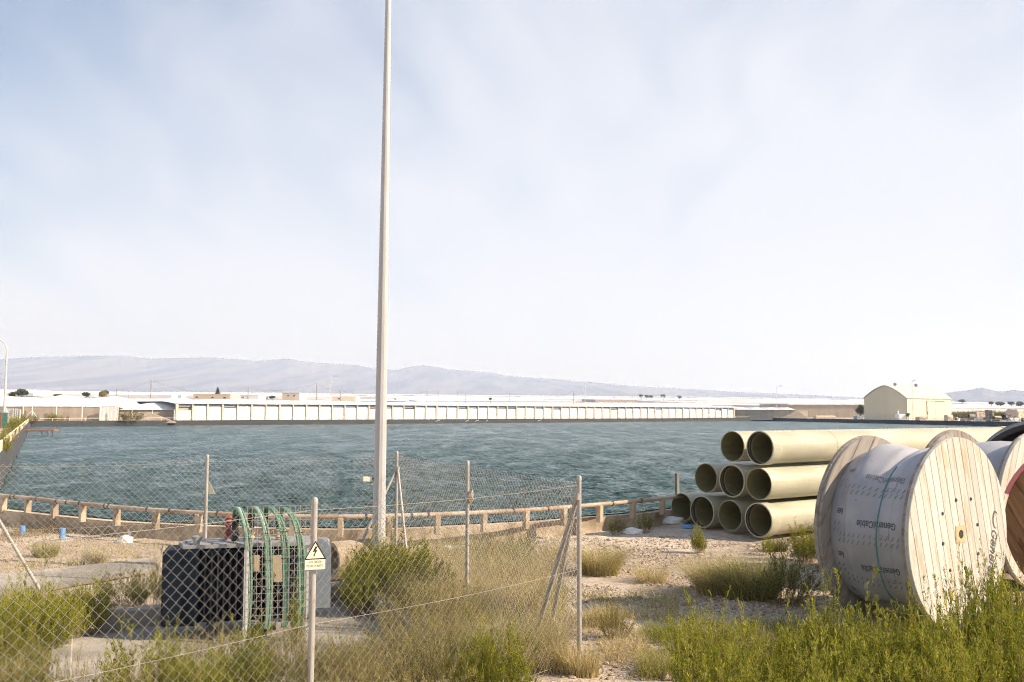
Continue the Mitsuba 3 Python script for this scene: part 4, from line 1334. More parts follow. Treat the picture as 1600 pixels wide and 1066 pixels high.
def drum(key, c, a, R, Wd, seed, ang_out=0.23, ang_in=-0.7, mats=('wood_pale', 'wood_pale', 'wood_grey'), rim_mat='wood_grey', wrap_r=1.0, wrap=True, flip=1):
    """c: centre of the near outer face; axis runs away along A."""
    A = np.array([-math.sin(a), math.cos(a), 0.0])
    h = np.array([math.cos(a), math.sin(a), 0.0])
    rng = np.random.default_rng(seed)
    ft = 0.05
    for side in (0, 1):
        fk = numbered(f'{key}__flange')
        n_out = -A if side == 0 else A
        org = np.asarray(c) + (A * 0 if side == 0 else A * Wd)
        ex = h if side == 0 else -h
        FR = frame(org, ex, [0, 0, 1], n_out)
        # outer layer (front face at 0), inner layer behind it
        for poly, num in disc_planks(R, 0.152, 0.0035, 0, seed + side):
            plank_part(fk, poly, num + 1, -ft, 0.0, ang_out if side == 0 else -ang_out, FR, mats[0] if side == 0 else mats[2], 0.005, rng.uniform(-0.002, 0.0005))
        FRi = frame(org - n_out * 2 * ft, -ex, [0, 0, 1], -n_out)
        for poly, num in disc_planks(R - 0.012, 0.235, 0.006, 0, seed + 7 + side):
            plank_part(fk, poly, num + 1, -ft + 0.001, 0.0, ang_in, FRi, mats[2], 0.005, rng.uniform(-0.003, 0.001))
    # hub plate and bolts on the near face
    FR = frame(c, h, [0, 0, 1], -A)
    pl = sg.box(-0.115, -0.105, 0.115, 0.105).difference(sg.Point(0, 0).buffer(0.052, 20))
    m = extrude(pl, 0.006); m.vertices = np.asarray(m.vertices) + [0, 0, 0.001]
    put(key, 'hub_plate', moved(m, FR), 'hub_steel')
    put(key, 'hub_hole', moved(lathe([(0.054, 0.0095), (0.0, 0.0095)], 20), FR), 'gasket')
    for i in range(8):
        an = i * np.pi / 4 + 0.2
        rr = 0.50 if i % 2 else 0.43
        put(key, 'bolt', moved(lathe([(0.0, 0.010), (0.020, 0.009), (0.024, 0.001)], 10), frame(np.asarray(c) + h * rr * math.cos(an) + np.array([0, 0, rr * math.sin(an)]), h, [0, 0, 1], -A)), 'dark_metal')
    return A, h


M('hub_steel', (0.50, 0.38, 0.22), 0.7)
D1c = np.array([5.575, 12.06, 1.193])
D1a, D1R, D1W = 0.655, 1.193, 1.287
D1 = thing('cable_drum', 'big pale wooden cable drum in front, wrapped in printed white sheet', 'cable drum')
A1_, h1_ = drum(D1, D1c, D1a, D1R, D1W, 5)


def wrap_radius(u, ph):
    """u: metres from the near outer face; ph: angle, 0 on the camera side, pi/2 on top."""
    u, ph = np.asarray(u, float), np.asarray(ph, float)
    r = 1.035 + 0.0 * u
    r = r + 0.048 * np.exp(-((u - 0.78 - 0.10 * np.sin(ph)) / 0.16) ** 2) * (0.6 + 0.4 * np.sin(ph * 1.0))       # the fold that runs round the middle
    r = r - 0.062 * np.exp(-((u - 0.56 + 0.06 * np.sin(ph)) / 0.07) ** 2) * np.clip(np.sin(ph) * 1.4 - 0.35, 0, 1)
    r = r - 0.05 * np.clip((u - 0.93) / 0.25, 0, 1) ** 1.5
    r = r + 0.016 * np.clip((0.945 + 0.015 * np.sin(2 * ph) - u) / 0.012, 0, 1) - 0.006 * np.clip((0.33 - u) / 0.01, 0, 1)      # overlapping edges of the sheet
    r = r + 0.012 * np.sin(9 * ph + 3 * u) * np.exp(-((u - 0.8) / 0.3) ** 2)
    q_ = np.stack([u * 3.0, ph * 2.2, 0 * u], -1)
    return r + 0.02 * (meshkit.fbm(q_, 3, 12) - 0.5)


def wrap_point(c, A, h, u, ph, dr_=0.0):
    r = wrap_radius(u, ph) + dr_
    return np.asarray(c) + A * np.asarray(u)[..., None] + (-h) * (r * np.cos(ph))[..., None] + np.array([0, 0, 1.0]) * (r * np.sin(ph))[..., None]


U, PHI = np.meshgrid(np.linspace(0.103, D1W - 0.103, 110), np.linspace(-0.5 * np.pi, 1.5 * np.pi, 181), indexing='ij')
wp = wrap_point(D1c, A1_, h1_, U, PHI)
put(D1, 'wrapping', grid(wp), 'wrap_sheet', smooth=True, uv=np.stack([U, PHI], -1).reshape(-1, 2))


def decal(parent, name, m2d, u0, ph0, mat, turn=True, lift=0.004):
    """A flat mesh (x right, y up) printed on the wrap; turn: upside down as seen from the camera."""
    m = trimesh.Trimesh(np.asarray(m2d.vertices), np.asarray(m2d.faces), process=False)
    v, f = trimesh.remesh.subdivide_to_size(m.vertices, m.faces, 0.05)
    u = u0 + (v[:, 0] if turn else -v[:, 0])
    ph = ph0 + (-v[:, 1] if turn else v[:, 1]) / 1.04
    p = wrap_point(D1c, A1_, h1_, u, ph, lift + v[:, 2])
    return put(parent, name, tri(p, f), mat)


def dash(w, h, slant):
    return tri([[0, 0, 0], [w, 0, 0], [w + slant, h, 0], [slant, h, 0]], [[0, 1, 2], [0, 2, 3]])


txt = meshkit.text_mesh('GeneralCable', 0.080, 0.0008, bold=True)
v = np.asarray(txt.vertices)
txt = tri(v * [0.50 / (v[:, 0].max() - v[:, 0].min()), 1, 1], txt.faces)
le = meshkit.text_mesh('le', 0.080, 0.0008, bold=True)
for ph0, mt in ((0.70, 'ink_faint'), (0.13, 'ink_grey'), (-0.40, 'ink_grey'), (-0.93, 'ink_faint')):
    decal(D1, 'lettering', txt, 0.25, ph0 + 0.035, mt)
    decal(D1, 'lettering', le, 0.985, ph0 + 0.16, mt)
    ds_ = []
    for r_ in range(2):
        for c_ in range(13):
            uu = 0.125 + c_ * 0.072 + 0.01 * r_
            d_ = dash(0.016, 0.050, 0.030)
            d_.vertices = np.asarray(d_.vertices) + [uu, 0.16 + r_ * 0.075, 0]
            ds_.append(d_)
    for c_ in range(2):
        for r_ in range(2):
            d_ = dash(0.016, 0.050, 0.030)
            d_.vertices = np.asarray(d_.vertices) + [1.02 + c_ * 0.07, 0.03 + r_ * 0.075, 0]
            ds_.append(d_)
    labels[decal(D1, 'printed_dashes', cat(ds_), 0.0, ph0 + 0.03, 'ink_faint')] = {'kind': 'stuff', 'label': 'rows of small printed dashes'}
    # outlined label square above the lettering
    fr_ = sg.box(0, 0, 0.13, 0.145)
    fr2 = fr_.difference(fr_.buffer(-0.004)).union(sg.box(0, 0.098, 0.13, 0.102))
    decal(D1, 'printed_label', extrude(fr2, 0.0008), 0.335, ph0 - 0.02, 'ink_faint')
    for uu, dp in ((0.80, 0.26), (1.04, 0.30)):
        decal(D1, 'printed_mark', extrude(sg.Point(0, 0).buffer(0.011, 6).difference(sg.Point(0, 0).buffer(0.006, 6)), 0.0008), uu, ph0 + dp, 'ink_faint')

tph = np.linspace(-1.2, 0.95, 60)
tu = 0.50 - 0.02 * np.sin(tph * 2) + 0.03 * tph ** 2 * 0
tp = wrap_point(D1c, A1_, h1_, tu, tph, 0.006)
put(D1, 'teal_cord', tube(tp, 0.008, 8), 'teal_tape', smooth=40)
# stencil on the near face
st = meshkit.text_mesh('General', 0.135, 0.0012, bold=True)
v = np.asarray(st.vertices)
v = np.column_stack([v[:, 0] * 0.88 + v[:, 1] * 0.22, v[:, 1], v[:, 2] + 0.002])
an = -1.82
v = np.column_stack([v[:, 0] * math.cos(an) - v[:, 1] * math.sin(an), v[:, 0] * math.sin(an) + v[:, 1] * math.cos(an), v[:, 2]])
FRd = frame(D1c, h1_, [0, 0, 1], -A1_)
put(D1, 'stencil', moved(tri(v + [0.80, 0.02, 0], st.faces), FRd), 'ink_grey')
sw = sg.Point(0, 0).buffer(0.105, 24).difference(sg.Point(0.03, -0.01).buffer(0.085, 24))
m = extrude(sw, 0.0012)
put(D1, 'stencil', moved(tri(np.asarray(m.vertices) * [0.7, 1.1, 1] + [0.885, 0.12, 0.002], m.faces), FRd), 'ink_grey')

# second drum, parallel, just behind
D2 = thing('cable_drum', 'second wooden cable drum just behind the big one, blue-grey sheet showing', 'cable drum')
D2c = np.array([8.12, 14.9, 1.20])
A2_, h2_ = drum(D2, D2c, 0.62, 1.21, 1.40, 31, ang_out=-0.42, ang_in=0.25)
U, PHI = np.meshgrid(np.linspace(0.103, 1.297, 24), np.linspace(0, 2 * np.pi, 121), indexing='ij')
r_ = 0.985 + 0.05 * np.exp(-((U - 0.55) / 0.35) ** 2) + 0.015 * np.sin(7 * PHI + 4 * U)
wp = D2c + A2_ * U[..., None] - h2_ * (r_ * np.cos(PHI))[..., None] + np.array([0, 0, 1.0]) * (r_ * np.sin(PHI))[..., None]
put(D2, 'wrapping', grid(wp), 'wrap_sheet', smooth=True, uv=np.stack([U, PHI], -1).reshape(-1, 2))

# third drum at the right edge, its brown face in the shade
D3 = thing('cable_drum', 'dark brown wooden cable drum in shade at the right edge', 'cable drum')
D3c = np.array([7.80, 12.77, 1.175])
ang3 = -0.525          # the near face looks to the left, away from the sun
A3_, h3_ = drum(D3, D3c, ang3, 1.175, 0.5, 51, ang_out=0.5, mats=('wood_brown', 'wood_brown', 'wood_brown'))
U, PHI = np.meshgrid(np.linspace(0.103, 0.397, 10), np.linspace(0, 2 * np.pi, 97), indexing='ij')
wp = D3c + A3_ * U[..., None] - h3_ * (0.97 * np.cos(PHI))[..., None] + np.array([0, 0, 1.0]) * (0.97 * np.sin(PHI))[..., None]
put(D3, 'wrapping', grid(wp), 'wrap_sheet', smooth=True, uv=np.stack([U, PHI], -1).reshape(-1, 2))
# pink hose hooked over its rim
tph = np.linspace(0.35, 2.3, 40)
hp2 = np.array([D3c - A3_ * (0.03 + 0.03 * math.sin(3 * p_)) + h3_ * (-1.205 * math.cos(p_)) + np.array([0, 0, 1.205 * math.sin(p_)]) for p_ in tph])
solo('hose', 'pink hose looped over the rim of the brown drum', 'hose', tube(hp2, 0.032, 10), 'hose_pink', smooth=40)

# great black pipe end behind the drums
BP = thing('black_pipe', 'end of a very large black pipe rising behind the drums at the right edge', 'pipe')
bq = np.array([9.34, 16.9, 1.27])
bax = np.array([0.45, 0.89, 0]); bax /= np.linalg.norm(bax)
bay = np.array([-bax[1], bax[0], 0])
put(BP, 'barrel', moved(lathe([(1.17, 0.0), (1.26, 0.0), (1.26, 4.0), (1.17, 4.0)], 64, closed=True), frame(bq, bay, [0, 0, 1], bax)), 'black_rubber', smooth=35)
put(BP, 'end_cap', moved(lathe([(0.0, 2.5), (1.205, 2.5)], 48), frame(bq, bay, [0, 0, 1], bax)), 'black_rubber')

# ------------------------------------------------------------------ bits lying about
for i, (px, py, lab, hh) in enumerate(((34.5, 836, 'left of two blue plastic cans standing by the reservoir wall', 15), (97, 845, 'right of two blue plastic cans standing by the reservoir wall', 19))):
    g = G(px, py, 0)
    k = thing('blue_can', lab, 'can')
    hgt = hh * g[1] / FOCAL * 1.02
    r = 0.062
    put(k, 'body', moved(lathe([(0.0, 0.004), (r * 0.95, 0.004), (r, 0.012), (r, hgt), (r - 0.006, hgt), (r - 0.008, 0.02)], 20), frame([g[0], g[1], ground_z(*g[:2]) - 0.01], [1, 0, 0], [0, 1, 0], [0, 0, 1])), 'drum_blue', smooth=35)
    put(k, 'rim', moved(lathe([(r, hgt - 0.012), (r + 0.005, hgt - 0.006), (r, hgt + 0.002)], 20), frame([g[0], g[1], ground_z(*g[:2]) - 0.01], [1, 0, 0], [0, 1, 0], [0, 0, 1])), 'drum_blue', smooth=35)


def lump(name, label, cat_, px, py, size, mat, seed, flat=0.6):
    g = G(px, py, 0)
    m = trimesh.creation.icosphere(3)
    v = np.asarray(m.vertices)
    v = v * (0.55 + 0.9 * meshkit.fbm(v * 1.9 + seed, 4, seed))[:, None]
    v = v * np.asarray(size)
    v[:, 2] = np.maximum(v[:, 2], -0.25 * size[2])
    solo(name, label, cat_, tri(v + [g[0], g[1], ground_z(*g[:2]) + size[2] * 0.3], m.faces), mat, smooth=25)


lump('plastic_bag', 'white plastic bag on the dry ground behind the transformer', 'plastic bag', 195, 849, (0.17, 0.12, 0.11), 'plastic_white', 3)
lump('plastic_bag', 'small white scrap standing beside the bag by the wall', 'plastic bag', 204, 841, (0.06, 0.05, 0.15), 'plastic_white', 8)
lump('plastic_bag', 'crumpled white and grey bag against the wall left of the pipes', 'plastic bag', 988, 834, (0.24, 0.16, 0.10), 'plastic_white', 14)
lump('plastic_bag', 'white bag caught under the leftmost pipe', 'plastic bag', 1052, 820, (0.28, 0.16, 0.15), 'plastic_white', 19)
lump('plastic_scrap', 'blue plastic scrap in the shade under the pipes', 'plastic scrap', 1074, 826, (0.13, 0.1, 0.07), 'drum_blue', 23)
lump('paper_scrap', 'white paper scrap at the foot of the slanting fence struts', 'paper', 843, 940, (0.05, 0.04, 0.02), 'plastic_white', 29)
lump('stone', 'pale stone lying in the gravel beside the dry grass patch', 'stone', 1096, 905, (0.10, 0.08, 0.055), 'concrete_grey', 33)
lump('stone', 'tan stone on the ground by the reservoir wall left of the bag', 'stone', 124, 828, (0.14, 0.1, 0.09), 'concrete_tan', 37)
lump('stone', 'pale stone on the bare ground left of the transformer', 'stone', 172, 869, (0.10, 0.08, 0.05), 'concrete_grey', 41)
lump('stone', 'white stone at the edge of the drum shadow', 'stone', 1152, 919, (0.07, 0.06, 0.03), 'plastic_white', 43)
g = G(716, 864, 0)
solo('slab', 'flat white concrete slab lying behind the middle fence post', 'slab', box([g[0], g[1], 0.07], [0.52, 0.42, 0.09], 0.2, 0.012), 'house_white')
ub = W(1058, 775, 23.9)
solo('marker_post', 'short pale upright post on the wall left of the pipe stack', 'post', box([ub[0], ub[1], 0.72], [0.085, 0.085, 0.92], 0.5, 0.01), 'concrete_grey')
pq = [G(-30, 906, 0), G(120, 890, 0), G(240, 876, 0), G(250, 893, 0), G(110, 917, 0), G(-30, 944, 0)]
pz = np.array([[*(q[:2]), ground_z(*q[:2])] for q in pq])
path_poly = sg.Polygon([tuple(q[:2]) for q in pq])
pm = extrude(path_poly, 0.06)
structure('path', tri(np.asarray(pm.vertices) + [0, 0, 0.0], pm.faces), 'concrete_grey', label='pale concrete path beyond the left fence')

# things of the far left bank: stacked crates, floating boards
LG = thing('timber_gate', 'pale wooden gate and boards standing at the left edge beyond the lamp', 'gate')
for i, px in enumerate((9, 20, 24, 27, 31)):
    q = W(px, 655, 150)
    put(LG, 'post', box([q[0], 150, 1.45], [0.16, 0.16, 3.1 - 0.1 * i], 0.3, 0.02), 'house_tan' if i % 2 else 'greenhouse_sheet')
for j, z in enumerate((0.5, 0.95, 1.4, 1.85, 2.3, 2.7)):
    a, b = W(9, 655, 150.1), W(21, 655, 150.1)
    put(LG, 'board', beam([a[0], 150.1, z], [b[0], 150.1, z], 0.05, 0.36, 0.01), 'greenhouse_sheet')
a, b = W(10, 655, 149.9), W(21, 655, 149.9)
put(LG, 'brace', beam([a[0], 149.9, 0.8], [b[0], 149.9, 2.2], 0.06, 0.2, 0.01), 'house_tan')
q = W(1.5, 655, 140)
M('container_green', (0.03, 0.09, 0.06), 0.6)
DB = thing('container', 'dark green metal box with a red door at the left edge', 'container')
put(DB, 'body', box([q[0] - 1.0, 140.5, 1.1], [2.4, 2.0, 2.4], 0, 0.05), 'container_green')
put(DB, 'door', box([q[0] + 0.25, 139.45, 1.05], [0.35, 0.1, 2.2]), 'rust_orange')
FB = thing('landing_stage', 'small rust-red plank landing over the water at the left rim', 'landing stage')
a, b = G(41, 672.5, -0.1), G(88, 672.5, -0.1)
put(FB, 'deck', beam([a[0], a[1], -0.1], [b[0], b[1], -0.1], 1.6, 0.28, 0.03), 'rust_orange')
for px_ in (68, 76, 84):
    q = G(px_, 672.5, -0.1)
    put(FB, 'leg', tube([[q[0], q[1] - 0.5, -0.15], [q[0] + 0.5, q[1] - 1.0, -1.6]], 0.07, 6), 'dark_metal')

# junk yard on the right shore
rngj = np.random.default_rng(9)


def ring_piece(label, px, y, r, length, axis, z, mat, wall=0.12):
    k = thing('pipe_section', label, 'pipe')
    q = W(px, 650, y)
    ax = np.array([math.cos(axis), math.sin(axis), 0])
    put(k, 'barrel', moved(lathe([(r, 0), (r, length), (r * (1 - wall), length), (r * (1 - wall), 0)], 20, closed=True), frame([q[0], y, z], [-ax[1], ax[0], 0], [0, 0, 1], ax)), mat, smooth=40)


ring_piece('grey concrete pipe section with a dark mouth in the scrap yard, left', 1513, 268, 0.55, 3.2, 0.5, 1.7, 'concrete_grey')
ring_piece('rusty-mouthed cream pipe section in the scrap yard behind the long pipes', 1552, 262, 0.75, 3.0, 0.5, 1.0, 'concrete_tan')
ring_piece('black pipe section sticking up from the scrap heap', 1567, 260, 0.5, 1.4, 0.9, 2.0, 'black_rubber')
ring_piece('white pipe section lying low in the scrap yard', 1577, 258, 0.6, 3.6, 0.2, 0.65, 'house_white')
ring_piece('cream ring lying at the right end of the scrap yard', 1588, 256, 0.8, 0.9, 0.8, 0.95, 'concrete_tan')
ring_piece('pale pipe section beside the right end of the scrap yard', 1597, 254, 0.6, 2.2, 0.1, 0.7, 'pipe_inside')
ring_piece('tan pipe section leaning beside the shed', 1493, 276, 0.55, 1.6, 1.0, 0.8, 'house_tan')
ring_piece('short white pipe ring near the shed corner', 1497.5, 272, 0.5, 1.2, 0.4, 0.6, 'house_white')


def block(name, label, cat_, px, y, s, z, mat, yaw=0.3):
    q = W(px, 650, y)
    m = box([0, 0, 0], s, 0, min(s) * 0.12)
    v, f = trimesh.remesh.subdivide_to_size(np.asarray(m.vertices), np.asarray(m.faces), max(s) / 5)
    v = v + (meshkit.fbm(v * 1.3 + px, 3, int(px))[:, None] - 0.5) * min(s) * 0.35
    cy, sy = math.cos(yaw), math.sin(yaw)
    v = v @ np.array([[cy, sy, 0], [-sy, cy, 0], [0, 0, 1]])
    solo(name, label, cat_, tri(v + [q[0], y, z], f), mat, smooth=30)


block('concrete_block', 'tall grey concrete block standing in the scrap yard', 'block', 1545, 264, (1.4, 1.4, 3.4), 1.7, 'concrete_grey')
block('concrete_block', 'slim pale concrete block beside the tall one', 'block', 1550.5, 263, (0.7, 0.7, 3.2), 1.6, 'concrete_grey')
block('concrete_block', 'low white tank-like block in the scrap yard', 'block', 1529, 265, (2.4, 1.2, 1.2), 0.7, 'house_white')
block('scrap_machine', 'brown scrap machine behind the low white block', 'machine', 1530, 270, (3.4, 1.6, 1.5), 2.0, 'rail_pipe')
block('scrap_machine', 'dark scrap machine under the black pipe', 'machine', 1573, 261, (2.2, 1.6, 1.6), 1.4, 'dark_metal')
block('rubble_heap', 'reddish brown rubble heap in front of the shed', 'rubble', 1440, 310, (3.6, 2.0, 1.6), 0.5, 'rail_pipe')
block('rubble_heap', 'tan rubble heap at the shed corner', 'rubble', 1482, 284, (2.2, 1.6, 2.0), 0.9, 'house_tan')
block('rubble_heap', 'dark rubble heap among the pipe sections', 'rubble', 1508, 270, (2.6, 1.4, 1.0), 0.6, 'rail_pipe')
block('earth_bank', 'tan earth bank behind the scrap yard at the right edge', 'earth bank', 1598, 300, (9.0, 5, 3.6), 1.8, 'house_tan')
q = W(1407, 650, 322)
WT = thing('water_tank', 'white plastic tank beside the arched shed', 'tank')
put(WT, 'body', box([q[0], 322, 1.05], [2.9, 2.2, 2.1], 0.2, 0.25), 'plastic_white')
put(WT, 'chimney', tube([[q[0] - 0.8, 322, 2.0], [q[0] - 0.8, 322, 3.2]], 0.28, 10), 'plastic_white', smooth=40)
block('parked_machine', 'small pale machine parked left of the shed', 'machine', 1341, 330, (2.6, 1.8, 1.1), 0.7, 'blue_grey_paint')
block('rubble_heap', 'pale rubble and sacks on the far shore left of the shed', 'rubble', 1288, 372, (9.0, 2.0, 1.1), 0.7, 'house_tan')
MP = thing('earth_bank', 'bright cream sheeted heap with a square end on the far shore', 'heap')
q0, q1 = W(1222, 655, 371), W(1262.5, 655, 370)
zt = W(1262, 642.0, 370)[2]
V = np.array([[q0[0], q0[1], 0], [q1[0], q1[1], 0], [q1[0], q1[1], zt], [q0[0] + (q1[0] - q0[0]) * 0.62, q1[1], zt * 0.97], [q0[0], q0[1] + 4, 0], [q1[0], q1[1] + 4, 0], [q1[0], q1[1] + 4, zt], [q0[0] + (q1[0] - q0[0]) * 0.62, q1[1] + 4, zt * 0.97]])
scene[MP] = mikit.ply(trimesh.convex.convex_hull(V), 'house_tan')
# white scraps hanging on the far liner
for i, (px, dx) in enumerate(((684, 4.5), (730, 3.2), (745, 4.2), (760.5, 1.6), (843, 4.4))):
    q = G(px, 657.0 if i != 4 else 656.5, 0.05)
    yf = q[1]
    s_ = dx * yf / FOCAL
    m = beam([q[0] - s_ * 0.7, yf - 0.3, -0.25], [q[0] + s_ * 0.7, yf - 0.3, 0.15], 0.15, 0.16, 0.03)
    solo('plastic_scrap', ['white scrap on the far liner right of the tall pole', 'white scrap hanging on the far liner under the bush', 'third white scrap from the tall pole on the far liner', 'small dark-edged scrap on the far liner', 'white scrap lying far right on the far liner'][i], 'plastic scrap', m, 'plastic_white')

# ------------------------------------------------------------------ vegetation


def leaves(P, D, ln, wd, rng):
    """Slender diamond leaves at P along D."""
    n = len(P)
    D = D / (np.linalg.norm(D, axis=1, keepdims=True) + 1e-9)
    s = np.cross(D, rng.normal(size=(n, 3)))
    s /= np.linalg.norm(s, axis=1, keepdims=True) + 1e-9
    ln = np.broadcast_to(ln, (n,))[:, None]
    wd = np.broadcast_to(wd, (n,))[:, None]
    V = np.stack([P, P + D * ln * 0.5 + s * wd * 0.5, P + D * ln, P + D * ln * 0.5 - s * wd * 0.5], 1)
    b = (np.arange(n) * 4)[:, None]
    F = np.concatenate([b + [[0, 1, 2]], b + [[0, 2, 3]]])
    return V.reshape(-1, 3), F


def strands(Ps, r, sides=3):
    """Many thin stems at once; Ps (n, m, 3), tapering from r."""
    n, m = Ps.shape[:2]
    t = np.gradient(Ps, axis=1)
    t /= np.linalg.norm(t, axis=2, keepdims=True) + 1e-9
    a = np.cross(t, [0.3, 0.7, 0.2])
    a /= np.linalg.norm(a, axis=2, keepdims=True) + 1e-9
    b = np.cross(t, a)
    rr = (np.asarray(r).reshape(-1, 1) * np.linspace(1, 0.35, m))[..., None]
    rings = [Ps + rr * (math.cos(2 * math.pi * k / sides) * a + math.sin(2 * math.pi * k / sides) * b) for k in range(sides)]
    V = np.stack(rings, 2).reshape(-1, 3)
    i, j, k = np.meshgrid(np.arange(n), np.arange(m - 1), np.arange(sides), indexing='ij')
    q0 = (i * m * sides + j * sides + k).ravel()
    q1 = (i * m * sides + j * sides + (k + 1) % sides).ravel()
    return V, np.vstack([np.stack([q0, q1, q1 + sides], 1), np.stack([q0, q1 + sides, q0 + sides], 1)])


def plume_bush(seed, n, H, spread, pal, twigs=14, per_twig=11, leaf=(0.036, 0.0080), upright=0.55, flowers=0.0, stem_col=(0.20, 0.13, 0.06)):
    rng = np.random.default_rng(seed)
    az = rng.uniform(0, 2 * np.pi, n)
    rho = np.sqrt(rng.uniform(0, 1, n))
    m = 9
    t = np.linspace(0, 1, m)
    hh = H * (1.0 - 0.5 * rho ** 2) * rng.uniform(0.62, 1.05, n)
    spike = rng.uniform(0, 1, n) < 0.14
    hh = np.where(spike, hh * 1.22 + 0.06 * H, hh)
    tip = np.stack([spread * rho * np.cos(az), spread * rho * np.sin(az), hh], 1)
    basep = tip * [0.32, 0.32, 0] + rng.normal(0, 0.03, (n, 3)) * [1, 1, 0]
    bend = upright
    q = basep[:, None] + (tip - basep)[:, None] * np.stack([t ** (0.75 + bend * 0), t ** 0.75, t ** 1.0], 1)[None]
    wob = rng.normal(0, 0.018, (n, m, 3)) * t[None, :, None]
    q = q + wob + (rng.normal(0, 0.06, (n, 1, 3)) * [1, 1, 0.2]) * (t ** 2)[None, :, None]
    SV, SF = strands(q, rng.uniform(0.0022, 0.0045, n) * H ** 0.5)
    # twigs
    tt = rng.uniform(0.22, 1.0, (n, twigs)) ** 0.85
    idx = tt * (m - 1)
    i0 = np.minimum(idx.astype(int), m - 2)
    fr = idx - i0
    rows = np.arange(n)[:, None]
    tp = q[rows, i0] * (1 - fr)[..., None] + q[rows, i0 + 1] * fr[..., None]
    tang = q[rows, i0 + 1] - q[rows, i0]
    tang /= np.linalg.norm(tang, axis=2, keepdims=True)
    side = rng.normal(size=(n, twigs, 3))
    side -= tang * (side * tang).sum(2, keepdims=True)
    side /= np.linalg.norm(side, axis=2, keepdims=True)
    tl = H * (0.20 - 0.13 * tt) * rng.uniform(0.6, 1.3, (n, twigs))
    td = tang * 0.8 + side * rng.uniform(0.35, 0.8, (n, twigs, 1)) + np.array([0, 0, 0.25])
    td /= np.linalg.norm(td, axis=2, keepdims=True)
    s = rng.uniform(0.05, 1.0, (n, twigs, per_twig))
    lp_ = tp[:, :, None] + td[:, :, None] * (tl[..., None] * s)[..., None]
    ld = td[:, :, None] * 0.75 + rng.normal(0, 0.5, (n, twigs, per_twig, 3)) + np.array([0, 0, 0.2])
    lp_, ld = lp_.reshape(-1, 3), ld.reshape(-1, 3)
    k = len(lp_)
    ln = leaf[0] * rng.uniform(0.6, 1.35, k)
    LV, LF = leaves(lp_, ld, ln, leaf[1] * rng.uniform(0.7, 1.2, k), rng)
    pal = np.asarray(pal, float)
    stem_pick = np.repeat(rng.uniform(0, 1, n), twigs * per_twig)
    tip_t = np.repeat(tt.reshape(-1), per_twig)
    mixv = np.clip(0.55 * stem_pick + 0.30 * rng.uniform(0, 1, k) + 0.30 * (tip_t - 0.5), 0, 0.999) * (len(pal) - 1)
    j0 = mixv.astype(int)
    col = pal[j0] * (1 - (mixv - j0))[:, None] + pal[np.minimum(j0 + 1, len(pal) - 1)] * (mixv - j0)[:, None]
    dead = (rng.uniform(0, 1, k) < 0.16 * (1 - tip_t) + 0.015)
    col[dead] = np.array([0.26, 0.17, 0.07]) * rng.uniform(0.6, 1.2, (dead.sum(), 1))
    fl = rng.uniform(0, 1, k) < flowers * (tip_t > 0.7)
    col[fl] = [0.75, 0.55, 0.03]
    tw = np.stack([tp, tp + td * tl[..., None] * 0.55, tp + td * tl[..., None]], 2).reshape(-1, 3, 3)
    TV, TF = strands(tw, np.full(len(tw), 0.0016))
    sc = np.repeat(np.asarray([stem_col], float), len(SV), 0) * np.random.default_rng(seed + 1).uniform(0.7, 1.3, (len(SV), 1))
    tcol = np.repeat(pal[len(pal) // 2][None] * 0.9, len(TV), 0)
    return (tri(np.vstack([SV, TV]), np.vstack([SF, TF + len(SV)])), np.vstack([sc, tcol])), (tri(LV, LF), np.repeat(col, 4, 0))


def grass_blades(x, y, z, h, lean, wd, cols, rng, seg=2, az=None):
    n = len(x)
    az = rng.uniform(0, 2 * np.pi, n) if az is None else az
    dirn = np.stack([np.cos(az), np.sin(az), 0 * az], 1)
    sd = np.stack([-np.sin(az), np.cos(az), 0 * az], 1)
    turn = rng.uniform(0, np.pi, n)
    sd = sd * np.cos(turn)[:, None] + dirn * np.sin(turn)[:, None]
    base = np.stack([x, y, z], 1)
    V = []
    for k in range(seg + 1):
        t = k / seg
        c = base + np.array([0, 0, 1.0]) * (h * t * (1 - 0.18 * t * lean / (lean.mean() + 1e-6)))[:, None] + dirn * (h * lean * t ** 1.8)[:, None]
        w = wd * (1 - t) ** 0.7
        if k < seg:
            V += [c + sd * (w / 2)[:, None], c - sd * (w / 2)[:, None]]
        else:
            V += [c]
    V = np.stack(V, 1)
    nv = V.shape[1]
    b = (np.arange(n) * nv)[:, None]
    F = []
    for k in range(seg - 1):
        F += [b + [[2 * k, 2 * k + 1, 2 * k + 3]], b + [[2 * k, 2 * k + 3, 2 * k + 2]]]
    F += [b + [[2 * seg - 2, 2 * seg - 1, 2 * seg]]]
    return tri(V.reshape(-1, 3), np.concatenate(F)), np.repeat(cols, nv, 0)


def pick(pal, n, rng, jit=0.18):
    pal = np.asarray(pal, float)
    u = rng.uniform(0, 0.999, n) * (len(pal) - 1)
    j = u.astype(int)
    c = pal[j] * (1 - (u - j))[:, None] + pal[np.minimum(j + 1, len(pal) - 1)] * (u - j)[:, None]
    return c * rng.uniform(1 - jit, 1 + jit, (n, 1))


GREEN = [(0.10, 0.125, 0.014), (0.19, 0.21, 0.025), (0.31, 0.315, 0.05), (0.44, 0.42, 0.11)]
OLIVE = [(0.085, 0.105, 0.028), (0.145, 0.160, 0.046), (0.215, 0.210, 0.080), (0.31, 0.275, 0.13)]
YELLOWISH = [(0.17, 0.175, 0.05), (0.26, 0.24, 0.085), (0.36, 0.315, 0.14), (0.45, 0.385, 0.20)]
DRY = [(0.22, 0.17, 0.085), (0.34, 0.275, 0.145), (0.44, 0.37, 0.21), (0.31, 0.285, 0.11)]

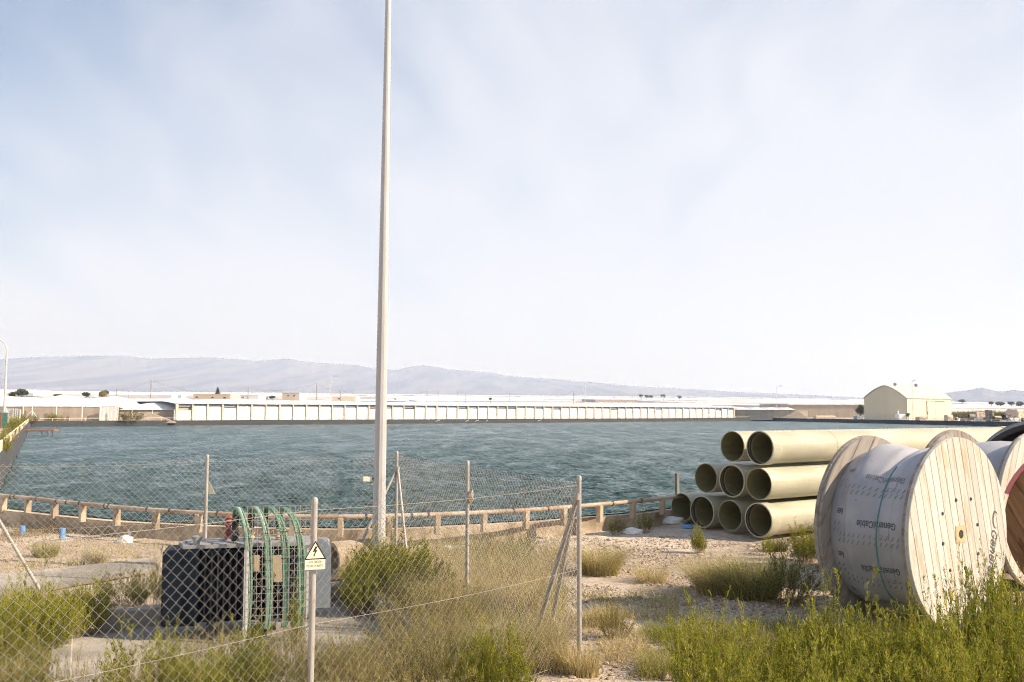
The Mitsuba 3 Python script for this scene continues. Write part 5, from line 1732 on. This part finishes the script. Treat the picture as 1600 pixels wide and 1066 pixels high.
protos = {}
for kind, args in {
    'green0': dict(seed=1, n=150, H=1.0, spread=0.75, pal=GREEN, flowers=0.012),
    'green1': dict(seed=2, n=125, H=1.0, spread=0.62, pal=GREEN, flowers=0.016),
    'green2': dict(seed=3, n=165, H=0.85, spread=0.85, pal=GREEN, flowers=0.008),
    'olive0': dict(seed=4, n=90, H=0.9, spread=0.75, pal=OLIVE, twigs=11),
    'olive1': dict(seed=5, n=80, H=0.8, spread=0.8, pal=OLIVE, twigs=11),
    'yellow0': dict(seed=6, n=130, H=0.8, spread=0.8, pal=YELLOWISH, twigs=9, per_twig=7, leaf=(0.038, 0.006)),
    'yellow1': dict(seed=7, n=120, H=0.7, spread=0.7, pal=YELLOWISH, twigs=9, per_twig=7, leaf=(0.038, 0.006)),
    'sprig': dict(seed=8, n=18, H=0.8, spread=0.26, pal=GREEN, twigs=16, per_twig=10, flowers=0.01),
}.items():
    (sm, sc), (lm, lc) = plume_bush(**args)
    protos[kind] = (mikit.ply(sm, 'stem_wood', color=sc), mikit.ply(lm, 'foliage', color=lc), args['H'])


def plant(label, px, y, top_px, kind, width=None, group=None, name='shrub', cat_='shrub', rot=None, sink=0.03, lean=(0, 0)):
    """A shrub whose crown top is seen at top_px in column px, standing at northing y."""
    top = W(px, top_px, y)
    z0 = ground_z(top[0], y) - sink
    H = max(0.15, top[2] - z0)
    s_, l_, H0 = protos[kind]
    sz = H / H0 / 1.02
    sxy = sz if width is None else width * y / FOCAL / 2 / (0.78 if kind != 'sprig' else 0.30)
    rot = (abs(hash_((px, y))) % 360) if rot is None else rot
    Mx = np.eye(4)
    c_, si = math.cos(math.radians(rot)), math.sin(math.radians(rot))
    Mx[:3, :3] = np.array([[c_ * sxy, -si * sxy, lean[0] * sz], [si * sxy, c_ * sxy, lean[1] * sz], [0, 0, sz]])
    Mx[:3, 3] = [top[0] - lean[0] * H * 0.7, y - lean[1] * H * 0.7, z0]
    k = thing(name, label, cat_, group)
    scene[k + '__stems'] = {**s_, 'to_world': T(Mx.tolist())}
    scene[k + '__foliage'] = {**l_, 'to_world': T(Mx.tolist())}
    return k


def hash_(t):
    return int(t[0] * 7919 + t[1] * 104729) * 2654435761 % 100003


# foreground right
plant('bushy green shrub at the bottom edge, under the fence end of the drum shadow', 1110, 8.3, 950, 'green1', 170)
plant('tall sprig shrub with yellow buds left of the foreground green shrubs', 1080, 9.3, 928, 'sprig', 75)
plant('pale green shrub with upright plumes in front of the drum shadow', 1165, 9.0, 948, 'yellow1', 190)
plant('bright green shrub low in the bottom right, second from the drum', 1215, 7.6, 965, 'green0', 230)
plant('single tall green sprig standing before the lower left of the drum', 1283, 8.9, 908, 'sprig', 60)
plant('large bright green shrub right under the front of the drum', 1350, 8.6, 930, 'green2', 270)
plant('large green shrub at the bottom edge below the drum', 1390, 7.2, 985, 'green0', 330)
plant('green shrub at the foot of the drum\'s pale face', 1448, 8.7, 938, 'green1', 170)
plant('tall dark green shrub before the pale drum face', 1528, 9.0, 872, 'green1', 130)
plant('dense green shrub at the right edge before the brown drum', 1590, 8.9, 888, 'green0', 190)
plant('dark green shrub in the bottom right corner', 1560, 7.2, 962, 'green2', 330)
plant('green shrub filling the bottom edge near the right corner', 1480, 6.6, 1000, 'green1', 240)
plant('low green shrub at the bottom edge left of the right-hand group', 1130, 7.0, 1000, 'green1', 230)
plant('green shrub at the bottom edge below the big drum shadow', 1290, 6.5, 1006, 'green2', 270)
plant('green shrub crowding the right edge below the brown drum', 1596, 8.0, 918, 'green1', 170)
plant('upright green shrub between the drum face and the right edge', 1562, 9.6, 893, 'green0', 120)
plant('green shrub low before the pale drum face', 1500, 8.1, 940, 'green2', 200)
# around the drum and gravel
plant('dark olive shrub in the shade left of the drum', 1235, 13.6, 852, 'olive0', 110, lean=(0.15, 0))
plant('green shrub growing under the pipes behind the drum', 1258, 17.5, 815, 'green1', 70)
plant('small bright green tuft in front of the second pipe mouth', 1091, 18.6, 820, 'green1', 34)
plant('small sprig growing in front of the nearest bottom pipe', 1198, 18.3, 838, 'sprig', 40)
plant('pale twiggy shrub at the left end of the drum shadow', 962, 11.6, 930, 'yellow1', 70)
plant('dark small bush against the wall in the shade left of the pipes', 962, 21.3, 804, 'olive0', 30)
plant('second dark small bush against the shaded wall', 1008, 21.6, 792, 'olive1', 34)
plant('yellow-green plant on the wall above the leftmost pipe', 1076, 24.6, 757, 'yellow1', 26)
# middle, behind the fence
plant('big leaning green shrub at the foot of the tall pole', 612, 14.3, 832, 'green2', 150, lean=(0.1, 0))
plant('green shrub hiding the foot of the tall pole', 592, 14.7, 842, 'green0', 95)
plant('olive shrub right of the one at the pole foot', 668, 13.6, 862, 'olive0', 110)
plant('green shrub against the right kerb of the pad', 560, 13.6, 868, 'green1', 80)
plant('brownish shrub on the right kerb of the pad', 640, 12.6, 888, 'olive1', 110)
plant('olive bush on the gravel left of the slab', 762, 18.2, 834, 'olive0', 70)
plant('olive bush on the gravel behind the right fence run', 812, 18.6, 828, 'olive1', 76)
plant('bright yellow-green shrub at the bottom middle', 770, 8.6, 968, 'green0', 150)
plant('yellowish shrub at the bottom edge left of the bright one', 668, 8.4, 960, 'yellow0', 170)
plant('dry yellow shrub at the middle fence post', 700, 11.5, 885, 'yellow1', 150)
plant('dry tawny shrub behind the near fence in the middle', 640, 10.4, 915, 'yellow0', 170)
# left, behind and in front of the near fence
plant('green shrub at the left edge beyond the kerb', 12, 10.2, 915, 'green1', 130)
plant('dense green shrub left of the pad', 62, 10.8, 902, 'green2', 130)
plant('green shrub at the back left corner of the pad', 130, 12.4, 900, 'green0', 95)
plant('olive shrub behind the back kerb left of the transformer', 196, 13.6, 880, 'olive0', 110)
plant('pale olive shrub touching the left side of the transformer', 238, 13.4, 868, 'olive1', 80)
plant('dark green shrub in the lower left corner', 30, 8.6, 985, 'olive0', 160)
plant('green shrub growing through the pad in front of the transformer', 262, 9.2, 978, 'green1', 95)
plant('yellowish shrub on the front kerb of the pad', 215, 8.0, 1012, 'yellow0', 120)
plant('leafy green sprig growing on the pad in front of the left kerb', 212, 8.8, 972, 'sprig', 95)
plant('green sprig at the front of the pad left of the transformer', 178, 8.5, 1005, 'sprig', 70)
plant('yellow-green shrub in front of the transformer, left', 335, 9.6, 972, 'yellow0', 150)
plant('green shrub in front of the transformer, middle', 392, 9.2, 968, 'green1', 120)
plant('yellow-green shrub in front of the transformer, right', 455, 9.5, 962, 'yellow1', 130)
plant('green sprig climbing in front of the cable guard', 466, 11.0, 905, 'sprig', 34)
plant('yellowish shrub right of the sign post', 540, 9.4, 975, 'yellow0', 140)
plant('green shrub at the bottom edge under the transformer', 300, 7.9, 1005, 'green0', 160)
plant('low green shrub at the bottom edge left of the sign post', 430, 7.7, 1010, 'olive1', 170)
plant('pale shrub at the bottom edge right of the sign post', 560, 8.0, 1008, 'yellow1', 190)
plant('dry shrub at the bottom left edge before the kerb', 120, 7.6, 1010, 'yellow0', 150)
for i, (px, y, top, kd, wpx, lab) in enumerate(((3, 57, 668, 'green0', 30, 'green bush overhanging the left rim at the very edge of the picture'), (14, 75, 662, 'yellow1', 34, 'dry yellow bush along the left rim, second from the edge'), (22, 100, 653, 'green1', 28, 'green bush along the left rim, third from the edge'), (30, 130, 649, 'yellow0', 22, 'yellow-green bush along the left rim before the corner'), (52, 205, 645, 'olive0', 20, 'olive bush behind the far left corner rail'))):
    plant(lab, px, y, top, kd, wpx)
# shrubs along the left rim and far shore
for i, (px, y, top, kd, wpx, lab) in enumerate(((8, 62, 676, 'yellow0', 26, 'yellowish bush at the left edge on the rim of the reservoir'), (16, 85, 659, 'olive0', 24, 'olive bush on the left rim beside the lamp'), (24, 120, 648, 'green2', 22, 'green bush on the left rim behind the lamp foot'),
                                              (34, 160, 644, 'green0', 18, 'green bush near the far left corner of the reservoir'), (44, 190, 644, 'yellow0', 14, 'pale bush at the far left corner of the reservoir'), (82, 217, 644, 'green2', 18, 'green bush before the brown net wall, left'),
                                              (96, 219, 646, 'yellow1', 14, 'yellow-green bush before the brown net wall, right'), (693, 318, 649, 'olive0', 13, 'bush on the far shore right of the tall pole'), (745, 330, 650, 'olive1', 8, 'small bush on the far shore by the hanging scraps'),
                                              (388, 272, 650, 'olive0', 9, 'small bush at the foot of the long greenhouse, left end'), (872, 345, 650.5, 'olive1', 8, 'small bush at the foot of the long greenhouse, left of the lamp'), (914, 352, 650, 'olive0', 9, 'bush below the lamp behind the long greenhouse'),
                                              (994, 360, 647.5, 'yellow0', 13, 'yellowish bush at the foot of the long greenhouse, right half'), (1040, 365, 649, 'olive1', 8, 'small bush right of the yellowish one on the far shore'), (1089, 370, 649, 'olive0', 8, 'last small bush along the long greenhouse'))):
    plant(lab, px, y, top, kd, wpx)
AG = plant('spiky blue-green agave-like clump before the small white greenhouse', 206, 219, 637.5, 'olive0', 42)

# trees of the plain
bark = [(0.16, 0.12, 0.085)]


def tree(label, px, y, top_px, base_px, wpx, seed, pal=OLIVE, name='tree', cat_='tree', shape='round'):
    rng = np.random.default_rng(seed)
    b, t_ = W(px, base_px, y), W(px, top_px, y)
    H = t_[2] - b[2]
    R = wpx * y / FOCAL / 2
    k = thing(name, label, cat_)
    zb = b[2]
    gz_ = min(ground_z(b[0], y), zb)
    put(k, 'trunk', tube([[b[0], y, gz_ - 0.2], [b[0] + 0.05 * R, y, zb + 0.35 * H], [b[0] - 0.03 * R, y, zb + 0.7 * H]], [0.10 * R + 0.06, 0.08 * R + 0.04, 0.03 * R], 7), 'bark', smooth=40)
    n = 2600
    if shape == 'round':
        cl = rng.normal(size=(16, 3)); cl /= np.linalg.norm(cl, axis=1, keepdims=True)
        cl = cl * rng.uniform(0.35, 0.78, (16, 1))
        w = rng.integers(0, 16, n)
        p = cl[w] + rng.normal(0, 0.21, (n, 3))
        p = p * [R, R, H * 0.44] + [0, 0, H * 0.56]
    elif shape == 'cone':
        h = rng.uniform(0, 1, n) ** 0.8
        tier = 1 - 0.35 * ((h * 7) % 1)
        a = rng.uniform(0, 2 * np.pi, n)
        rr = R * (1 - h) * tier * np.sqrt(rng.uniform(0.2, 1, n)) + 0.05 * R
        p = np.stack([rr * np.cos(a), rr * np.sin(a), H * (0.1 + 0.9 * h) - 0.1 * rr], 1)
    else:  # palm
        fr = rng.integers(0, 16, n)
        fa = np.arange(16) * 2 * np.pi / 16 + 0.2
        fe = np.random.default_rng(seed + 1).uniform(-0.2, 1.1, 16)
        t = rng.uniform(0.05, 1, n)
        rad = R * t
        p = np.stack([rad * np.cos(fa[fr]), rad * np.sin(fa[fr]), H * 0.78 + fe[fr] * R * t - 0.9 * R * t ** 2], 1) + rng.normal(0, 0.035 * R, (n, 3))
    d = rng.normal(size=(n, 3)) + [0, 0, 0.3]
    V, F = leaves(p + [b[0], y, zb], d, 0.26 * R, 0.13 * R, rng)
    put(k, 'crown', tri(V, F), 'foliage', color=np.repeat(pick(pal, n, rng), 4, 0))
    return k


M('bark', (0.17, 0.13, 0.09), 0.9)
DK = [(0.075, 0.09, 0.045), (0.12, 0.135, 0.07), (0.18, 0.18, 0.10)]
tree('round dark tree beyond the left greenhouse roof', 34, 300, 608.5, 621, 17, 3, DK)
tree('low dark tree left of the round one', 20, 302, 613, 621, 11, 4, DK)
tree('small tree in the dip between the two roof peaks', 91, 300, 615, 623, 13, 5, OLIVE)
tree('dark bush-like tree over the right roof peak', 134, 310, 613.5, 620, 12, 6, DK)
tree('leaning tree right of the second roof peak', 166, 290, 609.5, 617, 11, 7, DK)
tree('yellowish shrubby tree below the leaning one', 160, 285, 611, 623, 12, 8, YELLOWISH)
tree('dark conifer behind the flat tan house', 340, 420, 606, 617.5, 9, 9, DK, 'conifer', 'conifer', 'cone')
tree('dark tree by the small boxy house', 425, 470, 618.8, 623, 9, 10, DK)
tree('dark shed-like bush on the white roofs right of the tall pole', 766, 560, 621.5, 625.5, 5, 12, DK)
for i, (px, top, w) in enumerate(((1001.5, 616.8, 6), (1010.5, 617.6, 6), (1017, 618, 6), (1036, 616.8, 7), (1062, 619, 6))):
    tree(['leftmost palm of the far group', 'second palm of the far group', 'third palm of the far group', 'lone palm right of the far group', 'low palm farthest right on the far white roofs'][i], px, 1180, top, 622, w, 20 + i, DK, 'palm_tree', 'palm', 'palm')
tree('olive tree left of the arched shed', 1344, 352, 634, 651, 13, 30, OLIVE)
tree('dark shrub in front of the arched shed by the tank', 1419, 321, 645.5, 652, 6, 31, DK)
for i, (px, y, top, bs, w, lab) in enumerate(((1503, 900, 624.5, 629, 9, 'round grey tree under the right-hand mountain peak'), (1549, 760, 627.5, 632, 8, 'grey tree right of the peak on the plain'), (1563, 700, 628, 634, 12, 'wide dark tree on the right plain'),
                                             (1580, 760, 627.5, 633, 10, 'dark tree near the right edge of the plain'), (1594, 690, 628.5, 635, 12, 'dark tree at the right edge of the plain'))):
    tree(lab, px, y, top, bs, w, 40 + i, DK)

# reeds right of the shed: nobody could count them
rngr = np.random.default_rng(15)
n = 9000
px = rngr.uniform(1486, 1690, n)
dist = rngr.uniform(330, 352, n)
X = np.array([(p - 800) / FOCAL for p in px]) * dist
hh = rngr.uniform(2.6, 4.4, n) * (0.85 + 0.3 * meshkit.noise(np.stack([X * 0.35, 0 * X, 0 * X], -1), 3))
gm, gc = grass_blades(X, dist, terrain(X, dist) - 0.2, hh, rngr.uniform(0.05, 0.25, n), np.full(n, 0.26), pick([(0.12, 0.115, 0.03), (0.18, 0.165, 0.05), (0.26, 0.19, 0.075)], n, rngr), rngr)
scene['reeds'] = mikit.ply(gm, 'foliage', color=gc)
labels['reeds'] = {'kind': 'stuff', 'label': 'olive brown reeds right of the shed', 'category': 'reeds'}
# scrub strip over the plain behind the small greenhouse
n = 5000
px = np.r_[rngr.uniform(165, 232, n // 2), rngr.uniform(240, 470, n // 2)]
dist = np.r_[rngr.uniform(300, 330, n // 2), rngr.uniform(400, 520, n // 2)]
X = (px - 800) / FOCAL * dist
hh = np.r_[rngr.uniform(3.6, 6.2, n // 2) * np.clip((236 - px[:n // 2]) / 60, 0.3, 1), rngr.uniform(1.0, 2.4, n // 2)]
gm, gc = grass_blades(X, dist, terrain(X, dist) - 0.2, hh, rngr.uniform(0.1, 0.4, n), np.full(n, 0.5), pick(OLIVE + [(0.22, 0.19, 0.08)], n, rngr), rngr)
scene['scrub'] = mikit.ply(gm, 'foliage', color=gc)
labels['scrub'] = {'kind': 'stuff', 'label': 'olive scrub on the plain behind the left greenhouses', 'category': 'scrub'}

# ------------------------------------------------------------------ dry grass over the ground, gravel
rngg = np.random.default_rng(101)


def patch(px0, px1, py0, py1, n, dens_fn=None):
    """Ground points spread evenly over a window of the ground seen at those pixels."""
    a = np.array([G(px0, py1)[:2], G(px1, py1)[:2], G(px1, py0)[:2], G(px0, py0)[:2]])
    u, v = rngg.uniform(0, 1, n), rngg.uniform(0, 1, n)
    lo = a[0] + (a[1] - a[0]) * u[:, None]
    hi = a[3] + (a[2] - a[3]) * u[:, None]
    p = lo + (hi - lo) * v[:, None]
    return p


PADP = PIT.buffer(0.12)
gl_, gcl = [], []


def tone(pal, p, k, seed):
    pal = np.asarray(pal, float)
    c = meshkit.fbm(np.column_stack([p * 2.1, np.full(k, 5.0 + seed)]), 3, seed + 50)
    u = np.clip((c - 0.3) / 0.4 * 0.7 + rngg.uniform(-0.1, 0.4, k), 0, 0.999) * (len(pal) - 1)
    j = u.astype(int)
    return (pal[j] * (1 - (u - j))[:, None] + pal[np.minimum(j + 1, len(pal) - 1)] * (u - j)[:, None]) * rngg.uniform(0.75, 1.2, (k, 1))


def sow(px0, px1, py0, py1, n, h, pal, lean=(0.25, 0.9), clump=0.5, wd=0.006, freq=1.3, seed=0):
    p = patch(px0, px1, py0, py1, n)
    c = meshkit.fbm(np.column_stack([p * freq, np.full(len(p), seed * 1.0)]), 3, seed)
    keep_ = (c > clump) & ~shapely.contains_xy(PADP, p[:, 0], p[:, 1]) & ~shapely.contains_xy(RES.buffer(0.2), p[:, 0], p[:, 1]) & ~shapely.contains_xy(path_poly, p[:, 0], p[:, 1])
    p, c = p[keep_], c[keep_]
    k = len(p)
    hh_ = rngg.uniform(h[0], h[1], k) * np.clip(0.4 + (c - clump) * 4, 0.4, 1.2)
    m, col = grass_blades(p[:, 0], p[:, 1], terrain(p[:, 0], p[:, 1]) - 0.015, hh_, rngg.uniform(*lean, k), np.full(k, wd) * rngg.uniform(0.6, 1.3, k), tone(pal, p, k, seed), rngg)
    gl_.append(m)
    gcl.append(col)


STRAW = [(0.40, 0.315, 0.145), (0.56, 0.46, 0.245), (0.64, 0.55, 0.34), (0.48, 0.43, 0.17)]
GRASSY = [(0.21, 0.215, 0.055), (0.32, 0.30, 0.095), (0.43, 0.38, 0.155), (0.53, 0.47, 0.24)]
sow(600, 880, 870, 1062, 42000, (0.25, 0.66), GRASSY + STRAW + [(0.27, 0.18, 0.09)], clump=0.40, seed=1)
sow(630, 860, 880, 1062, 34000, (0.30, 0.62), STRAW, clump=0.48, seed=21)
sow(880, 1010, 960, 1066, 5000, (0.08, 0.25), STRAW, clump=0.42, seed=22)
sow(820, 1060, 930, 1066, 9000, (0.08, 0.30), STRAW + GRASSY, clump=0.50, seed=2)
sow(500, 760, 950, 1066, 17000, (0.18, 0.45), GRASSY, clump=0.40, seed=3)
sow(230, 520, 975, 1066, 26000, (0.2, 0.52), GRASSY, clump=0.36, seed=4)
sow(0, 150, 935, 1066, 10000, (0.15, 0.40), GRASSY, clump=0.36, seed=5)
sow(1000, 1600, 985, 1066, 22000, (0.15, 0.35), GREEN + GRASSY, clump=0.36, seed=6)
sow(660, 900, 845, 900, 7000, (0.06, 0.2), STRAW, clump=0.50, seed=7)
sow(0, 330, 812, 905, 11000, (0.07, 0.24), STRAW + [(0.25, 0.18, 0.11)], clump=0.50, seed=8, wd=0.008)
sow(0, 170, 806, 850, 5000, (0.12, 0.35), [(0.24, 0.17, 0.10), (0.34, 0.25, 0.15)], clump=0.48, seed=9, wd=0.008)
sow(900, 1300, 850, 960, 5000, (0.05, 0.16), STRAW, clump=0.56, seed=10)
gm = cat(gl_)
scene['dry_grass'] = mikit.ply(gm, 'foliage', color=np.vstack(gcl))
labels['dry_grass'] = {'kind': 'stuff', 'label': 'dry straw and thin green grass over the ground', 'category': 'grass'}


def tuft(label, px, y, top_px, wpx, n, pal, seed, lean=(0.1, 0.7), wd=0.007):
    rng = np.random.default_rng(seed)
    c = W(px, top_px, y)
    z0 = ground_z(c[0], y)
    H = c[2] - z0
    R = wpx * y / FOCAL / 2
    a = rng.uniform(0, 2 * np.pi, n)
    r = R * 0.75 * np.sqrt(rng.uniform(0, 1, n))
    x, yy = c[0] + r * np.cos(a), y + r * np.sin(a) * 0.8
    m, col = grass_blades(x, yy, terrain(x, yy) - 0.02, H * rng.uniform(0.5, 1.08, n) * (1 - 0.35 * (r / R) ** 2), rng.uniform(*lean, n), np.full(n, wd), pick(pal, n, rng), rng, seg=3, az=a + rng.normal(0, 0.6, n))
    k = thing('grass_tuft', label, 'grass')
    scene[k] = mikit.ply(m, 'foliage', color=col)


tuft('pale green grass tuft right of the near corner fence post', 938, 16.3, 830, 72, 1700, GRASSY[1:] + STRAW, 1, lean=(0.3, 1.0))
tuft('small pale grass tuft right of the bigger one by the corner post', 1018, 15.6, 866, 60, 450, STRAW, 2, lean=(0.4, 1.2))
tuft('wide dry grass clump on the gravel left of the drum', 1122, 14.6, 850, 84, 2200, GRASSY[1:] + STRAW, 3, lean=(0.4, 1.3))
tuft('dry green grass clump nearer the drum on the gravel', 1172, 14.2, 842, 100, 2200, GRASSY, 4, lean=(0.3, 1.2))
tuft('thin pale grass clump at the tip of the drum shadow', 945, 12.3, 925, 60, 500, STRAW, 5)
tuft('yellow grass clump at the foot of the near corner post', 905, 10.0, 985, 80, 900, STRAW, 6)
tuft('pale grass clump beside the slanting fence struts', 835, 10.4, 950, 70, 900, GRASSY, 7)
tuft('green grass clump under the nearest bottom pipe', 1215, 18.8, 826, 40, 500, OLIVE, 8)
tuft('dry brown tuft on the bare ground left of the transformer', 150, 17.2, 846, 46, 500, STRAW, 9)
tuft('yellow tuft beside the right blue can', 72, 18.0, 834, 50, 600, GRASSY, 10)

# gravel
m0 = []
rs_ = np.random.default_rng(7)
ico = trimesh.creation.icosphere(subdivisions=0)
icv, icf = np.asarray(ico.vertices), np.asarray(ico.faces)
pts = [patch(600, 1330, 838, 960, 15000), patch(860, 1330, 935, 1066, 4500), patch(0, 330, 830, 905, 2800), patch(640, 900, 900, 1066, 1600)]
pts = np.vstack(pts)
cc = meshkit.fbm(np.column_stack([pts * 0.9, 0 * pts[:, 0]]), 3, 44)
pts = pts[(cc > 0.36) & ~shapely.contains_xy(PADP, pts[:, 0], pts[:, 1]) & ~shapely.contains_xy(RES.buffer(0.16), pts[:, 0], pts[:, 1])]
n = len(pts)
size = 0.010 + 0.022 * rs_.uniform(0, 1, n) ** 3
size[rs_.uniform(0, 1, n) < 0.012] *= 2.4
V = icv[None] * (1 + 0.35 * rs_.uniform(-1, 1, (n, 12, 1))) * (size[:, None] * rs_.uniform(0.7, 1.3, (n, 3)) * [1, 1, 0.65])[:, None]
V = V + np.column_stack([pts, terrain(pts[:, 0], pts[:, 1]) + size * 0.2])[:, None]
F = icf[None] + (np.arange(n) * 12)[:, None, None]
gcol = pick([(0.25, 0.19, 0.14), (0.38, 0.31, 0.24), (0.49, 0.43, 0.35), (0.34, 0.26, 0.18)], n, rs_)
scene['stone_matte'] = {'type': 'diffuse', 'reflectance': {'type': 'mesh_attribute', 'name': 'vertex_color'}}
scene['gravel'] = mikit.ply(tri(V.reshape(-1, 3), F.reshape(-1, 3)), 'stone_matte', color=np.repeat(gcol, 12, 0))
labels['gravel'] = {'kind': 'stuff', 'label': 'loose pale gravel scattered over the bare ground', 'category': 'gravel'}
